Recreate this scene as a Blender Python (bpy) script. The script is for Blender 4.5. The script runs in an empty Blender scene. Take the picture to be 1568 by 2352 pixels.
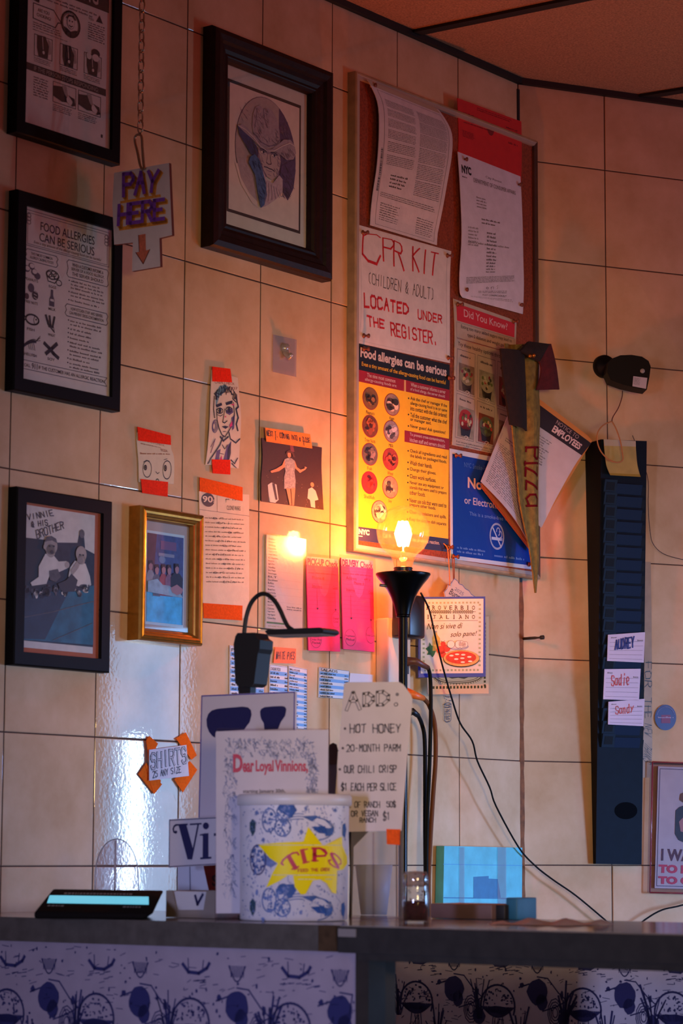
import bpy, math, random
from mathutils import Vector
C = bpy.context.scene.collection
R_ = math.radians
# ------------------------------------------------------------------ camera, world, lights, exposure
HZ = 1.20                                   # lens height above the floor
F_PX, PITCH, ROLL = 5844.8, 0.133401, 0.00396
CAM = Vector((0, 0, HZ))
_cp, _sp, _cr, _sr = math.cos(PITCH), math.sin(PITCH), math.cos(ROLL), math.sin(ROLL)
FWD = Vector((0, _cp, _sp))
_u = Vector((0, -_sp, _cp)); _r = Vector((1, 0, 0))
CR = _cr * _r + _sr * _u
CU = -_sr * _r + _cr * _u
cd = bpy.data.cameras.new('camera'); cam = bpy.data.objects.new('camera', cd); C.objects.link(cam)
cd.sensor_fit = 'HORIZONTAL'; cd.sensor_width = 24.0; cd.lens = F_PX / 1568 * 24.0
cd.clip_start = 0.05; cd.clip_end = 50
from mathutils import Matrix
cam.matrix_world = Matrix(((CR.x, CU.x, -FWD.x, CAM.x), (CR.y, CU.y, -FWD.y, CAM.y), (CR.z, CU.z, -FWD.z, CAM.z), (0, 0, 0, 1)))
cd.dof.use_dof = True; cd.dof.focus_distance = 4.75; cd.dof.aperture_fstop = 8.5
sc = bpy.context.scene
sc.camera = cam
sc.view_settings.view_transform = 'Standard'; sc.view_settings.look = 'None'
sc.view_settings.gamma = 1.0; sc.view_settings.use_curve_mapping = False
sc.view_settings.exposure = 0.0
wd = bpy.data.worlds.new('dim_room'); sc.world = wd; wd.use_nodes = True
bg = wd.node_tree.nodes['Background']; bg.inputs[0].default_value = (1.0, 0.66, 0.80, 1); bg.inputs[1].default_value = 0.075

AL, AR = 0.918145, 0.416289                 # directions the two tiled walls run in
CX, CY = 0.356641, 5.035203                 # the corner between them
H0 = HZ - 0.02125                           # height of one grout line
T = 0.2032                                  # tile pitch
def light(name, kind, loc, power, col, target=None, **k):
    l = bpy.data.lights.new(name, kind); l.energy = power; l.color = col
    for a, b in k.items(): setattr(l, a, b)
    o = bpy.data.objects.new(name, l); C.objects.link(o); o.location = loc
    if target is not None:
        o.rotation_euler = (Vector(target) - Vector(loc)).to_track_quat('-Z', 'Y').to_euler()
    return o
# daylight of the shop's front windows, off to the side at counter height; two fills follow
light('window_daylight', 'AREA', (3.3, 4.0, HZ - 0.1), 18, (0.25, 0.46, 1.0), (0.2, 4.7, HZ - 0.65), shape='RECTANGLE', size=0.5, size_y=0.8, spread=R_(56))
light('window_strip', 'AREA', (3.25, 4.80, HZ + 0.03), 6.0, (0.55, 0.8, 1.0), (-0.35, 4.2, HZ), shape='RECTANGLE', size=0.045, size_y=0.66)
light('window_strip_wide', 'AREA', (3.25, 4.835, HZ + 0.19), 5.5, (0.25, 0.55, 1.0), (-0.3, 4.25, HZ), shape='RECTANGLE', size=0.24, size_y=0.98)
light('warm_fill', 'AREA', (1.0, 0.6, HZ + 0.35), 2.7, (0.68, 0.45, 0.17), (0.1, 4.7, HZ + 0.42), shape='DISK', size=0.4, spread=R_(28))  # unseen warm fill added to lift the middle of the walls
light('front_fill', 'AREA', (-1.55, -0.6, HZ - 0.05), 2.3, (0.52, 0.56, 0.98), (0.25, 4.2, HZ - 0.12), shape='RECTANGLE', size=0.22, size_y=0.6, spread=R_(30))  # unseen cool fill added from the front for counter and lower wall
# red neon somewhere high up over the dining side
light('neon_glow', 'AREA', (2.3, 3.3, HZ + 1.1), 6, (1.0, 0.015, 0.008), (1.2, 5.0, HZ + 1.5), shape='DISK', size=0.7)

# ------------------------------------------------------------------ materials
def lin(h):
    h = h.lstrip('#'); o = []
    for i in (0, 2, 4):
        c = int(h[i:i + 2], 16) / 255
        o.append(c / 12.92 if c <= .04045 else ((c + .055) / 1.055) ** 2.4)
    return tuple(o) + (1,)
_M = {}
def M(hx, rough=.6, metal=0., var=0., vs=60., bump=0., bs=200., emit=0., spec=.5, coat=0., trans=0.):
    """procedural principled material; var = mottling of the colour, bump = relief"""
    key = (hx, rough, metal, var, vs, bump, bs, emit, spec, coat, trans)
    if key in _M: return _M[key]
    m = bpy.data.materials.new('surface_' + hx.lstrip('#')); m.use_nodes = True
    nt = m.node_tree; b = nt.nodes['Principled BSDF']; col = lin(hx)
    b.inputs['Base Color'].default_value = col
    b.inputs['Roughness'].default_value = rough; b.inputs['Metallic'].default_value = metal
    b.inputs['Specular IOR Level'].default_value = spec
    b.inputs['Coat Weight'].default_value = coat; b.inputs['Coat Roughness'].default_value = .08
    if var or bump:
        tc = nt.nodes.new('ShaderNodeNewGeometry')
    if var:
        n = nt.nodes.new('ShaderNodeTexNoise'); n.inputs['Scale'].default_value = vs; n.inputs['Detail'].default_value = 3
        nt.links.new(tc.outputs['Position'], n.inputs['Vector'])
        r = nt.nodes.new('ShaderNodeMapRange'); r.inputs[1].default_value = .3; r.inputs[2].default_value = .7
        r.inputs[3].default_value = 1 - var; r.inputs[4].default_value = 1 + var
        nt.links.new(n.outputs[0], r.inputs[0])
        mx = nt.nodes.new('ShaderNodeMix'); mx.data_type = 'RGBA'; mx.blend_type = 'MULTIPLY'; mx.inputs[0].default_value = 1
        mx.inputs[6].default_value = col; nt.links.new(r.outputs[0], mx.inputs[7]); nt.links.new(mx.outputs[2], b.inputs['Base Color'])
    if bump:
        n = nt.nodes.new('ShaderNodeTexNoise'); n.inputs['Scale'].default_value = bs; n.inputs['Detail'].default_value = 2
        nt.links.new(tc.outputs['Position'], n.inputs['Vector'])
        bp = nt.nodes.new('ShaderNodeBump'); bp.inputs['Strength'].default_value = bump; bp.inputs['Distance'].default_value = .002
        nt.links.new(n.outputs[0], bp.inputs['Height']); nt.links.new(bp.outputs[0], b.inputs['Normal'])
    if emit:
        b.inputs['Emission Color'].default_value = col; b.inputs['Emission Strength'].default_value = emit
    if trans: b.inputs['Transmission Weight'].default_value = trans
    _M[key] = m; return m
def glassmat(name, tint, gloss_rough=.03, face=.05, edge=.5, diff=0.):
    """clear thin pane: see-through with a fresnel sheen"""
    if name in _M: return _M[name]
    m = bpy.data.materials.new(name); m.use_nodes = True; nt = m.node_tree
    nt.nodes.remove(nt.nodes['Principled BSDF']); out = nt.nodes['Material Output']
    t = nt.nodes.new('ShaderNodeBsdfTransparent'); t.inputs[0].default_value = lin(tint)
    g = nt.nodes.new('ShaderNodeBsdfGlossy'); g.inputs['Roughness'].default_value = gloss_rough
    lw = nt.nodes.new('ShaderNodeLayerWeight'); lw.inputs[0].default_value = .35
    r = nt.nodes.new('ShaderNodeMapRange'); r.inputs[3].default_value = face; r.inputs[4].default_value = edge
    nt.links.new(lw.outputs['Facing'], r.inputs[0])
    mix = nt.nodes.new('ShaderNodeMixShader'); nt.links.new(r.outputs[0], mix.inputs[0])
    nt.links.new(t.outputs[0], mix.inputs[1]); nt.links.new(g.outputs[0], mix.inputs[2])
    last = mix
    if diff:
        d = nt.nodes.new('ShaderNodeBsdfDiffuse'); d.inputs[0].default_value = (.75, .75, .75, 1)
        mix2 = nt.nodes.new('ShaderNodeMixShader'); mix2.inputs[0].default_value = diff
        nt.links.new(mix.outputs[0], mix2.inputs[1]); nt.links.new(d.outputs[0], mix2.inputs[2]); last = mix2
    nt.links.new(last.outputs[0], out.inputs[0])
    _M[name] = m; return m
def tile_mat():
    m = bpy.data.materials.new('glazed_tile'); m.use_nodes = True; nt = m.node_tree; b = nt.nodes['Principled BSDF']
    tc = nt.nodes.new('ShaderNodeNewGeometry')
    n = nt.nodes.new('ShaderNodeTexNoise'); n.inputs['Scale'].default_value = 9; n.inputs['Detail'].default_value = 5; n.inputs['Roughness'].default_value = .6
    nt.links.new(tc.outputs['Position'], n.inputs['Vector'])
    rp = nt.nodes.new('ShaderNodeValToRGB'); rp.color_ramp.elements[0].position = .3; rp.color_ramp.elements[0].color = lin('#c2a078')
    rp.color_ramp.elements[1].position = .72; rp.color_ramp.elements[1].color = lin('#dabb98')
    nt.links.new(n.outputs[0], rp.inputs[0]); nt.links.new(rp.outputs[0], b.inputs['Base Color'])
    b.inputs['Roughness'].default_value = .035; b.inputs['Specular IOR Level'].default_value = .5
    w = nt.nodes.new('ShaderNodeTexNoise'); w.inputs['Scale'].default_value = 170; w.inputs['Detail'].default_value = 2
    nt.links.new(tc.outputs['Position'], w.inputs['Vector'])
    bp = nt.nodes.new('ShaderNodeBump'); bp.inputs['Strength'].default_value = .14; bp.inputs['Distance'].default_value = .0003
    nt.links.new(w.outputs[0], bp.inputs['Height']); nt.links.new(bp.outputs[0], b.inputs['Normal'])
    return m
TILE = tile_mat()
GROUT = M('#4a3022', .9)

# ------------------------------------------------------------------ planes and meshes
class Plane:
    def __init__(s, O, U, V=Vector((0, 0, 1)), N=None):
        s.O, s.U, s.V = Vector(O), Vector(U).normalized(), Vector(V).normalized()
        s.N = Vector(N).normalized() if N is not None else s.U.cross(s.V).normalized()
    def pt(s, u, v, n=0.): return s.O + s.U * u + s.V * v + s.N * n
    def at(s, px, py, off=0.):
        """where the sight line of a photo point meets this plane"""
        d = CR * ((px - 784) / F_PX) - CU * ((py - 1176) / F_PX) + FWD
        O = s.O + s.N * off
        t = (O - CAM).dot(s.N) / d.dot(s.N)
        q = CAM + d * t - s.O
        return q.dot(s.U), q.dot(s.V)
    def p3(s, px, py, off=0.): u, v = s.at(px, py, off); return s.pt(u, v, off)
L = Plane((CX, CY, 0), (math.cos(AL), math.sin(AL), 0))
RW = Plane((CX, CY, 0), (math.cos(AR), math.sin(AR), 0))
_a = L.p3(797, 700); _b = RW.p3(1222, 700)
BD = Plane((_a.x, _a.y, 0), (_b.x - _a.x, _b.y - _a.y, 0))       # the cork board spans the corner
def fr(px, py, D):
    return CAM + CR * ((px - 784) / F_PX * D) - CU * ((py - 1176) / F_PX * D) + FWD * D
def on_z(px, D, z):
    X = (px - 784) / F_PX * D
    Y = (z - CAM.z - CR.z * X - FWD.z * D) / CU.z
    return CAM + CR * X + CU * Y + FWD * D
def zplane(px, py, z):
    d = CR * ((px - 784) / F_PX) - CU * ((py - 1176) / F_PX) + FWD
    return CAM + d * ((z - CAM.z) / d.z)
def upright(P, yaw): return Plane((P.x, P.y, 0), (math.cos(yaw), math.sin(yaw), 0))

class MB:
    def __init__(s): s.v = []; s.f = []; s.m = []; s.s = []; s.mats = []
    def mi(s, m):
        if m not in s.mats: s.mats.append(m)
        return s.mats.index(m)
    def poly(s, pts, m, sm=False):
        i = len(s.v); s.v += [Vector(p) for p in pts]; s.f.append(tuple(range(i, i + len(pts)))); s.m.append(s.mi(m)); s.s.append(sm)
    def faces(s, vs, fs, m, sm=False):
        i = len(s.v); s.v += [Vector(p) for p in vs]; k = s.mi(m)
        for f in fs: s.f.append(tuple(i + j for j in f)); s.m.append(k); s.s.append(sm)
    def box8(s, p, m):     # p: 4 lower/front then 4 upper/back corners
        s.faces(p, [(0, 3, 2, 1), (4, 5, 6, 7), (0, 1, 5, 4), (1, 2, 6, 5), (2, 3, 7, 6), (3, 0, 4, 7)], m)
    def box(s, pl, u0, u1, v0, v1, n0, n1, m):
        s.box8([pl.pt(u0, v0, n0), pl.pt(u1, v0, n0), pl.pt(u1, v1, n0), pl.pt(u0, v1, n0),
                pl.pt(u0, v0, n1), pl.pt(u1, v0, n1), pl.pt(u1, v1, n1), pl.pt(u0, v1, n1)], m)
    def tube(s, pts, r, m, seg=10, caps=True):
        pts = [Vector(p) for p in pts]; n = len(pts); vs = []; rr = r if isinstance(r, (list, tuple)) else [r] * n
        up = None
        for i in range(n):
            d = (pts[min(i + 1, n - 1)] - pts[max(i - 1, 0)]).normalized()
            if up is None:
                up = Vector((0, 0, 1)) if abs(d.z) < .9 else Vector((1, 0, 0))
            a = (up - d * up.dot(d)).normalized(); b = d.cross(a); up = a
            for k in range(seg):
                t = 2 * math.pi * k / seg; vs.append(pts[i] + (a * math.cos(t) + b * math.sin(t)) * rr[i])
        fs = [(i * seg + k, i * seg + (k + 1) % seg, (i + 1) * seg + (k + 1) % seg, (i + 1) * seg + k) for i in range(n - 1) for k in range(seg)]
        if caps: fs += [tuple(range(seg - 1, -1, -1)), tuple((n - 1) * seg + k for k in range(seg))]
        s.faces(vs, fs, m, True)
    def lathe(s, O, prof, m, seg=40, ax=None):
        O = Vector(O); vs = []; fs = []; n = len(prof)
        Z = Vector(ax).normalized() if ax is not None else Vector((0, 0, 1))
        A = Vector((1, 0, 0)) if abs(Z.x) < .9 else Vector((0, 1, 0)); A = (A - Z * A.dot(Z)).normalized(); B = Z.cross(A)
        for r, z in prof:
            for k in range(seg):
                t = 2 * math.pi * k / seg; vs.append(O + A * (r * math.cos(t)) + B * (r * math.sin(t)) + Z * z)
        for i in range(n - 1):
            for k in range(seg): fs.append((i * seg + k, i * seg + (k + 1) % seg, (i + 1) * seg + (k + 1) % seg, (i + 1) * seg + k))
        s.faces(vs, fs, m, True)
    def prism(s, pl, pts, n0, n1, m, side=None):
        """pts (u,v) counter-clockwise seen from the front; solid from n0 to n1"""
        k = len(pts); lo = [pl.pt(u, v, n0) for u, v in pts]; hi = [pl.pt(u, v, n1) for u, v in pts]
        s.poly(hi, m); s.poly(lo[::-1], side or m)
        for i in range(k): j = (i + 1) % k; s.poly([lo[i], lo[j], hi[j], hi[i]], side or m)
    def build(s, name, parent=None, origin=None):
        if origin is None:
            if parent is not None: origin = ORG[parent.name]
            else:
                zs = min(p.z for p in s.v); xs = [p.x for p in s.v]; ys = [p.y for p in s.v]
                origin = Vector(((min(xs) + max(xs)) / 2, (min(ys) + max(ys)) / 2, zs))
        origin = Vector(origin)
        me = bpy.data.meshes.new(name); me.from_pydata([p - origin for p in s.v], [], s.f)
        for m in s.mats: me.materials.append(m)
        me.polygons.foreach_set('material_index', s.m); me.polygons.foreach_set('use_smooth', s.s); me.update()
        o = bpy.data.objects.new(name, me); C.objects.link(o)
        if parent is not None: o.parent = parent
        else: o.location = origin
        ORG[o.name] = origin
        return o
ORG = {}
def tag(o, label, cat, group=None):
    o['label'] = label; o['category'] = cat
    if group: o['group'] = group
    return o
def thing(name, loc, label, cat, group=None):
    o = bpy.data.objects.new(name, None); C.objects.link(o); o.location = loc; o.empty_display_size = .03; ORG[o.name] = Vector(loc)
    return tag(o, label, cat, group)
def struct(o): o['kind'] = 'structure'; return o
def bevel(o, w, seg=2):
    b = o.modifiers.new('edge', 'BEVEL'); b.width = w; b.segments = seg; b.limit_method = 'ANGLE'
    for p in o.data.polygons: p.use_smooth = True
    return o

# ------------------------------------------------------------------ lettering
_TC = {}
def glyphs(txt, bold=0., shear=0.):
    k = (txt, bold, shear)
    if k in _TC: return _TC[k]
    cu = bpy.data.curves.new('lettering', 'FONT'); cu.body = txt; cu.size = 1; cu.offset = bold; cu.shear = shear; cu.resolution_u = 3
    o = bpy.data.objects.new('lettering', cu); C.objects.link(o)
    dg = bpy.context.evaluated_depsgraph_get(); me = o.evaluated_get(dg).to_mesh()
    vs = [(v.co.x, v.co.y) for v in me.vertices]; fs = [tuple(p.vertices) for p in me.polygons]
    o.evaluated_get(dg).to_mesh_clear(); bpy.data.objects.remove(o); bpy.data.curves.remove(cu)
    x0 = min(v[0] for v in vs); x1 = max(v[0] for v in vs); y0 = min(v[1] for v in vs); y1 = max(v[1] for v in vs)
    vs = [((x - x0) / (x1 - x0), (y - y0) / (y1 - y0)) for x, y in vs]
    _TC[k] = (vs, fs); return vs, fs
SF = {'A': "002640 1333", 'B': "000636454433 0333424130 0010203", 'C': "4536160501103041", 'D': "00062644422000", 'E': "46060040 0333", 'F': "460600 0333",
      'G': "45361605011030414323", 'H': "0006 4046 0343", 'I': "2026", 'J': "4641301001", 'K': "0006 460340", 'L': "060040", 'M': "0006234640", 'N': "00064046",
      'O': "160501103041453616", 'P': "00063645443303", 'Q': "160501103041453616 2240", 'R': "00063645443303 2340", 'S': "453616050413334241301001",
      'T': "0646 2026", 'U': "060110304146", 'V': "062046", 'W': "0610243046", 'X': "0640 0046", 'Y': "0623 4623 2320", 'Z': "06460040",
      '0': "160501103041453616", '1': "152620", '2': "05163645440040", '3': "0516364544334241301001", '4': "30360242", '5': "460604344341301001", '9': "43130405163645413010",
      '$': "453616050413334241301001 2027", '&': "4004152635340201102043", '(': "36151130", ')': "16353110", '.': "2021", ',': "2110", ':': "2122 2425", '!': "2021 2326", '-': "1333", '*': "1322243313 1233",
      'a': "341403011031 3430", 'd': "341403011031 3630", 'e': "02323324140301102030", 'i': "2024 2526", 'z': "04340030", 'n': "0004 0314243330", 'y': "0422 4400", 'b': "0006 031424333120", 'r': "0004 03142433"}
SF['B'] = "000636454433 0333424130 0030"
def strokes(ch): return [[(int(w[i]), int(w[i + 1])) for i in range(0, len(w) - 1, 2)] for w in SF[ch].split()]

def quadmix(q, x, y):          # q TL,TR,BR,BL ; x right, y up
    a = [(1 - x) * (1 - y), x * (1 - y), x * y, (1 - x) * y]; o = (q[3], q[2], q[1], q[0])
    return (sum(a[i] * o[i][0] for i in range(4)), sum(a[i] * o[i][1] for i in range(4)))

LAY = .00035
class Surf:
    """a printed surface: fractions a (rightwards) and b (downwards) of its sheet, artwork laid on in thin ink layers"""
    def __init__(s): s.mb = MB()
    def rect(s, a0, b0, a1, b1, m, k=1):
        if s.curved:
            nx = max(1, int(abs(a1 - a0) * 8)); ny = max(1, int(abs(b1 - b0) * 14))
        else: nx = ny = 1
        vs = [s.P(a0 + (a1 - a0) * i / nx, b0 + (b1 - b0) * j / ny, k) for j in range(ny + 1) for i in range(nx + 1)]
        fs = [(j * (nx + 1) + i, (j + 1) * (nx + 1) + i, (j + 1) * (nx + 1) + i + 1, j * (nx + 1) + i + 1) for j in range(ny) for i in range(nx)]
        s.mb.faces(vs, fs, m)
    def poly(s, pts, m, k=1): s.mb.poly([s.P(a, b, k) for a, b in pts], m)
    def ell(s, ca, cb, ra, rb, m, k=1, n=22, t0=0., t1=1.):
        s.poly([(ca + ra * math.cos(2 * math.pi * (t0 + (t1 - t0) * i / n)), cb - rb * math.sin(2 * math.pi * (t0 + (t1 - t0) * i / n))) for i in range(n)], m, k)
    def line(s, pts, th, m, k=1):
        """pts fractions, th metres"""
        q = [(a * s.W, b * s.H) for a, b in pts]
        if s.curved:                       # keep long strokes on the bent sheet
            r = [q[0]]
            for (x0, y0), (x1, y1) in zip(q, q[1:]):
                n = max(1, int(math.hypot(x1 - x0, y1 - y0) / .006)); r += [(x0 + (x1 - x0) * i / n, y0 + (y1 - y0) * i / n) for i in range(1, n + 1)]
            q = r
        for i in range(len(q) - 1):
            (x0, y0), (x1, y1) = q[i], q[i + 1]; dx, dy = x1 - x0, y1 - y0; l = math.hypot(dx, dy) or 1e-9
            ex, ey = dx / l * th * .42, dy / l * th * .42; nx, ny = -dy / l * th / 2, dx / l * th / 2
            s.poly([((x0 - ex + nx) / s.W, (y0 - ey + ny) / s.H), ((x1 + ex + nx) / s.W, (y1 + ey + ny) / s.H),
                    ((x1 + ex - nx) / s.W, (y1 + ey - ny) / s.H), ((x0 - ex - nx) / s.W, (y0 - ey - ny) / s.H)], m, k)
    def box(s, a0, b0, a1, b1, th, m, k=1): s.line([(a0, b0), (a1, b0), (a1, b1), (a0, b1), (a0, b0)], th, m, k)
    def ring(s, ca, cb, ra, rb, th, m, k=1, n=24, t0=0., t1=1.):
        s.line([(ca + ra * math.cos(2 * math.pi * (t0 + (t1 - t0) * i / n)), cb - rb * math.sin(2 * math.pi * (t0 + (t1 - t0) * i / n))) for i in range(n + 1)], th, m, k)
    def text(s, txt, a0, b0, a1, b1, m, k=1, bold=0., shear=0.):
        vs, fs = glyphs(txt, bold, shear)
        s.mb.faces([s.P(a0 + (a1 - a0) * x, b1 + (b0 - b1) * y, k) for x, y in vs], fs, m)
    def qtext(s, txt, q, m, k=1, bold=0., shear=0.):      # q fractions TL,TR,BR,BL
        vs, fs = glyphs(txt, bold, shear)
        s.mb.faces([s.P(*quadmix(q, x, y), k) for x, y in vs], fs, m)
    def hand(s, txt, q, th, m, k=1, jit=.25, seed=1, gap=5.6):
        """marker lettering made of pen strokes in the fraction quad q"""
        rnd = random.Random(seed); n = len(txt); tot = gap * n - (gap - 4)
        for i, ch in enumerate(txt):
            if ch == ' ': continue
            low = ch not in SF; sc_ = .68 if low else 1.
            for st in strokes(ch.upper() if low else ch):
                pts = []
                for x, y in st:
                    X = (gap * i + x + rnd.uniform(-jit, jit)) / tot; Y = (y * sc_ + rnd.uniform(-jit, jit)) / 6
                    pts.append(quadmix(q, X, Y))
                s.line(pts, th, m, k)
    def greek(s, a0, a1, b0, b1, n, m, k=1, seed=1, fill=.55, ragged=.15, ch=.5):
        """lines of print too small to read"""
        rnd = random.Random(seed); lh = (b1 - b0) / n
        cw = lh * s.H * ch * fill / .55 / s.W
        for i in range(n):
            y0 = b0 + lh * i + lh * (1 - fill) / 2; y1 = y0 + lh * fill; x = a0; end = a1 - rnd.random() * ragged * (a1 - a0)
            while x < end:
                for _ in range(rnd.randint(2, 8)):
                    if x > end: break
                    t = rnd.random(); top = y0 if t < .3 else y0 + (y1 - y0) * .3
                    s.poly([(x, top), (x + cw * .62, top), (x + cw * .62, y1), (x, y1)], m, k); x += cw
                x += cw * .9
    def px(s, x, y, k=1):        # fractions of a photo point
        u, v = s.pl.at(x, y, s.off + k * LAY)
        return s.inv(u, v)
    def pxs(s, *p): return [s.px(x, y) for x, y in p]
class Sheet(Surf):
    def __init__(s, pl, q, m, off=.002, th=.0012, curl=None, le=None, re=None, grid=None):
        super().__init__(); s.pl = pl; s.off = off; s.curl = curl; s.curved = bool(curl or le)
        s.q = [pl.at(x, y, off) for x, y in q]
        s.le = [pl.at(x, y, off) for x, y in le] if le else None; s.re = [pl.at(x, y, off) for x, y in re] if re else None
        TL, TR, BR, BL = s.q
        s.W = (math.dist(TL, TR) + math.dist(BL, BR)) / 2; s.H = (math.dist(TL, BL) + math.dist(TR, BR)) / 2
        nx, ny = grid or ((10, 20) if s.curved else (1, 1)); s.base = m
        f = [s.P(i / nx, j / ny, 0) for j in range(ny + 1) for i in range(nx + 1)]
        s.mb.faces(f, [(j * (nx + 1) + i, (j + 1) * (nx + 1) + i, (j + 1) * (nx + 1) + i + 1, j * (nx + 1) + i + 1) for j in range(ny) for i in range(nx)], m)
        per = [(i, 0) for i in range(nx)] + [(nx, j) for j in range(ny)] + [(i, ny) for i in range(nx, 0, -1)] + [(0, j) for j in range(ny, 0, -1)]
        P1 = [s.P(i / nx, j / ny, 0) for i, j in per]; P0 = [p - pl.N * th for p in P1]; n = len(per)
        for i in range(n): j = (i + 1) % n; s.mb.poly([P1[i], P1[j], P0[j], P0[i]], m)
        s.mb.faces([p - pl.N * th for p in f], [(j * (nx + 1) + i, j * (nx + 1) + i + 1, (j + 1) * (nx + 1) + i + 1, (j + 1) * (nx + 1) + i) for j in range(ny) for i in range(nx)], m)
    @staticmethod
    def _edge(e, b):
        t = min(max(b, 0), 1) * (len(e) - 1); i = min(int(t), len(e) - 2); t -= i
        def g(k): return e[min(max(k, 0), len(e) - 1)]
        o = []
        for c in (0, 1):
            p0, p1, p2, p3 = g(i - 1)[c], g(i)[c], g(i + 1)[c], g(i + 2)[c]
            o.append(.5 * (2 * p1 + (p2 - p0) * t + (2 * p0 - 5 * p1 + 4 * p2 - p3) * t * t + (3 * p1 - p0 - 3 * p2 + p3) * t ** 3))
        return o
    def uv(s, a, b):
        TL, TR, BR, BL = s.q
        l = s._edge(s.le, b) if s.le else (TL[0] + (BL[0] - TL[0]) * b, TL[1] + (BL[1] - TL[1]) * b)
        r = s._edge(s.re, b) if s.re else (TR[0] + (BR[0] - TR[0]) * b, TR[1] + (BR[1] - TR[1]) * b)
        return l[0] + (r[0] - l[0]) * a, l[1] + (r[1] - l[1]) * a
    def P(s, a, b, k=0):
        u, v = s.uv(a, b)
        return s.pl.pt(u, v, s.off + (s.curl(a, b) if s.curl else 0) + k * LAY)
    def inv(s, u, v):
        a = b = .5
        for _ in range(8):
            e = 1e-4; f0 = s.uv(a, b); fa = s.uv(a + e, b); fb = s.uv(a, b + e)
            J = ((fa[0] - f0[0]) / e, (fb[0] - f0[0]) / e, (fa[1] - f0[1]) / e, (fb[1] - f0[1]) / e)
            du, dv = u - f0[0], v - f0[1]; det = J[0] * J[3] - J[1] * J[2] or 1e-9
            a += (du * J[3] - dv * J[1]) / det; b += (dv * J[0] - du * J[2]) / det
        return a, b
    def build(s, name, parent=None): return s.mb.build(name, parent)
class Can(Surf):
    """surface wrapped round an upright can; a,b fractions of the half that faces out, from its base"""
    curved = True
    def __init__(s, O, r0, r1, h, th0, th1):
        super().__init__(); s.O = Vector(O); s.r0, s.r1, s.h, s.th0, s.th1 = r0, r1, h, th0, th1; s.W = (th1 - th0) * r0; s.H = h
    def P(s, a, b, k=0):
        t = s.th0 + (s.th1 - s.th0) * a; r = s.r0 + (s.r1 - s.r0) * (1 - b) + k * LAY
        return s.O + Vector((math.cos(t) * r, math.sin(t) * r, s.h * (1 - b)))
WHITE = '#d8d2cc'; INK = M('#17161a', .6); GREY = M('#55525a', .7); LGREY = M('#8d8890', .7)
def tape(pl, q, hx='#e8402a', off=.003, name='tape', parent=None):
    s = Sheet(pl, q, M(hx, .7, var=.12, vs=300, bump=.3, bs=700, spec=.08), off, .0008); return s.build(name, parent)
GLASS = glassmat('picture_glass', '#fcfdfd', .02, .03, .35)
def base_of(pl, q, off=0.):
    us = [pl.at(x, y, off) for x, y in q]; return pl.pt(sum(u for u, v in us) / 4, min(v for u, v in us), off)
def frame(pl, left, right, top, bottom, prof, m, parent, name='frame'):
    """moulding swept round a picture. left/bottom edges seen against the wall, right/top at the front; prof (inset, height) outside in"""
    d = max(h for _, h in prof)
    u0 = sum(pl.at(x, y, 0)[0] for x, y in left) / len(left); v0 = sum(pl.at(x, y, 0)[1] for x, y in bottom) / len(bottom)
    u1 = sum(pl.at(x, y, d)[0] for x, y in right) / len(right); v1 = sum(pl.at(x, y, d)[1] for x, y in top) / len(top)
    mb = MB(); lo = []
    for i, h in prof: lo.append([pl.pt(u0 + i, v0 + i, h), pl.pt(u1 - i, v0 + i, h), pl.pt(u1 - i, v1 - i, h), pl.pt(u0 + i, v1 - i, h)])
    for a, b in zip(lo, lo[1:]):
        for i in range(4): j = (i + 1) % 4; mb.poly([a[i], a[j], b[j], b[i]], m)
    mb.build(name, parent)
    return u0, u1, v0, v1
def rsheet(pl, u0, u1, v0, v1, off, m, th=.001):
    s = Sheet.__new__(Sheet); Surf.__init__(s); s.pl = pl; s.off = off; s.curl = None; s.curved = False; s.le = s.re = None
    s.q = [(u0, v1), (u1, v1), (u1, v0), (u0, v0)]; s.W = u1 - u0; s.H = v1 - v0; s.base = m
    s.mb.box(pl, u0, u1, v0, v1, off - th, off, m); return s
# ------------------------------------------------------------------ the room
CEIL = HZ + 1.570
def tiled_wall(name, pl, sgn, first, ncol, ztop, seed):
    rnd = random.Random(seed); mb = MB(); g, bv = .0011, .0022
    us = [0.] + [sgn * (first + i * T) for i in range(ncol)]
    zs = [H0 + j * T for j in range(-6, 9)]; zs = [0.0] + [z for z in zs if 0.02 < z < ztop] + [ztop]
    ulo, uhi = min(us), max(us)
    mb.poly([pl.pt(ulo, 0, -.0013), pl.pt(uhi, 0, -.0013), pl.pt(uhi, ztop, -.0013), pl.pt(ulo, ztop, -.0013)], GROUT)
    for a, b in zip(us, us[1:]):
        a, b = min(a, b), max(a, b)
        for c, d in zip(zs, zs[1:]):
            tu, tv = rnd.gauss(0, .0022), rnd.gauss(0, .0022)
            o = [(a + g, c + g), (b - g, c + g), (b - g, d - g), (a + g, d - g)]
            f = [(a + bv, c + bv), (b - bv, c + bv), (b - bv, d - bv), (a + bv, d - bv)]
            mu, mv = (a + b) / 2, (c + d) / 2
            O = [pl.pt(u, v, -.0007) for u, v in o]; Fp = [pl.pt(u, v, (u - mu) * tu + (v - mv) * tv) for u, v in f]
            mb.poly(Fp, TILE)
            for i in range(4): j = (i + 1) % 4; mb.poly([O[i], O[j], Fp[j], Fp[i]], TILE)
    mb.box(pl, ulo, uhi, 0, ztop, -.06, -.002, GROUT)
    return struct(mb.build(name))
tiled_wall('wall_left', L, -1, .2138, 16, CEIL, 4)
tiled_wall('wall_right', RW, 1, .2018, 14, CEIL, 9)
mb = MB(); mb.box(Plane((0, 0, 0), (1, 0, 0), (0, 1, 0), (0, 0, 1)), -3.6, 4.2, -2.6, 6.7, -.05, 0, M('#4b4340', .5, var=.2, vs=6)); struct(mb.build('floor'))
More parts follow.
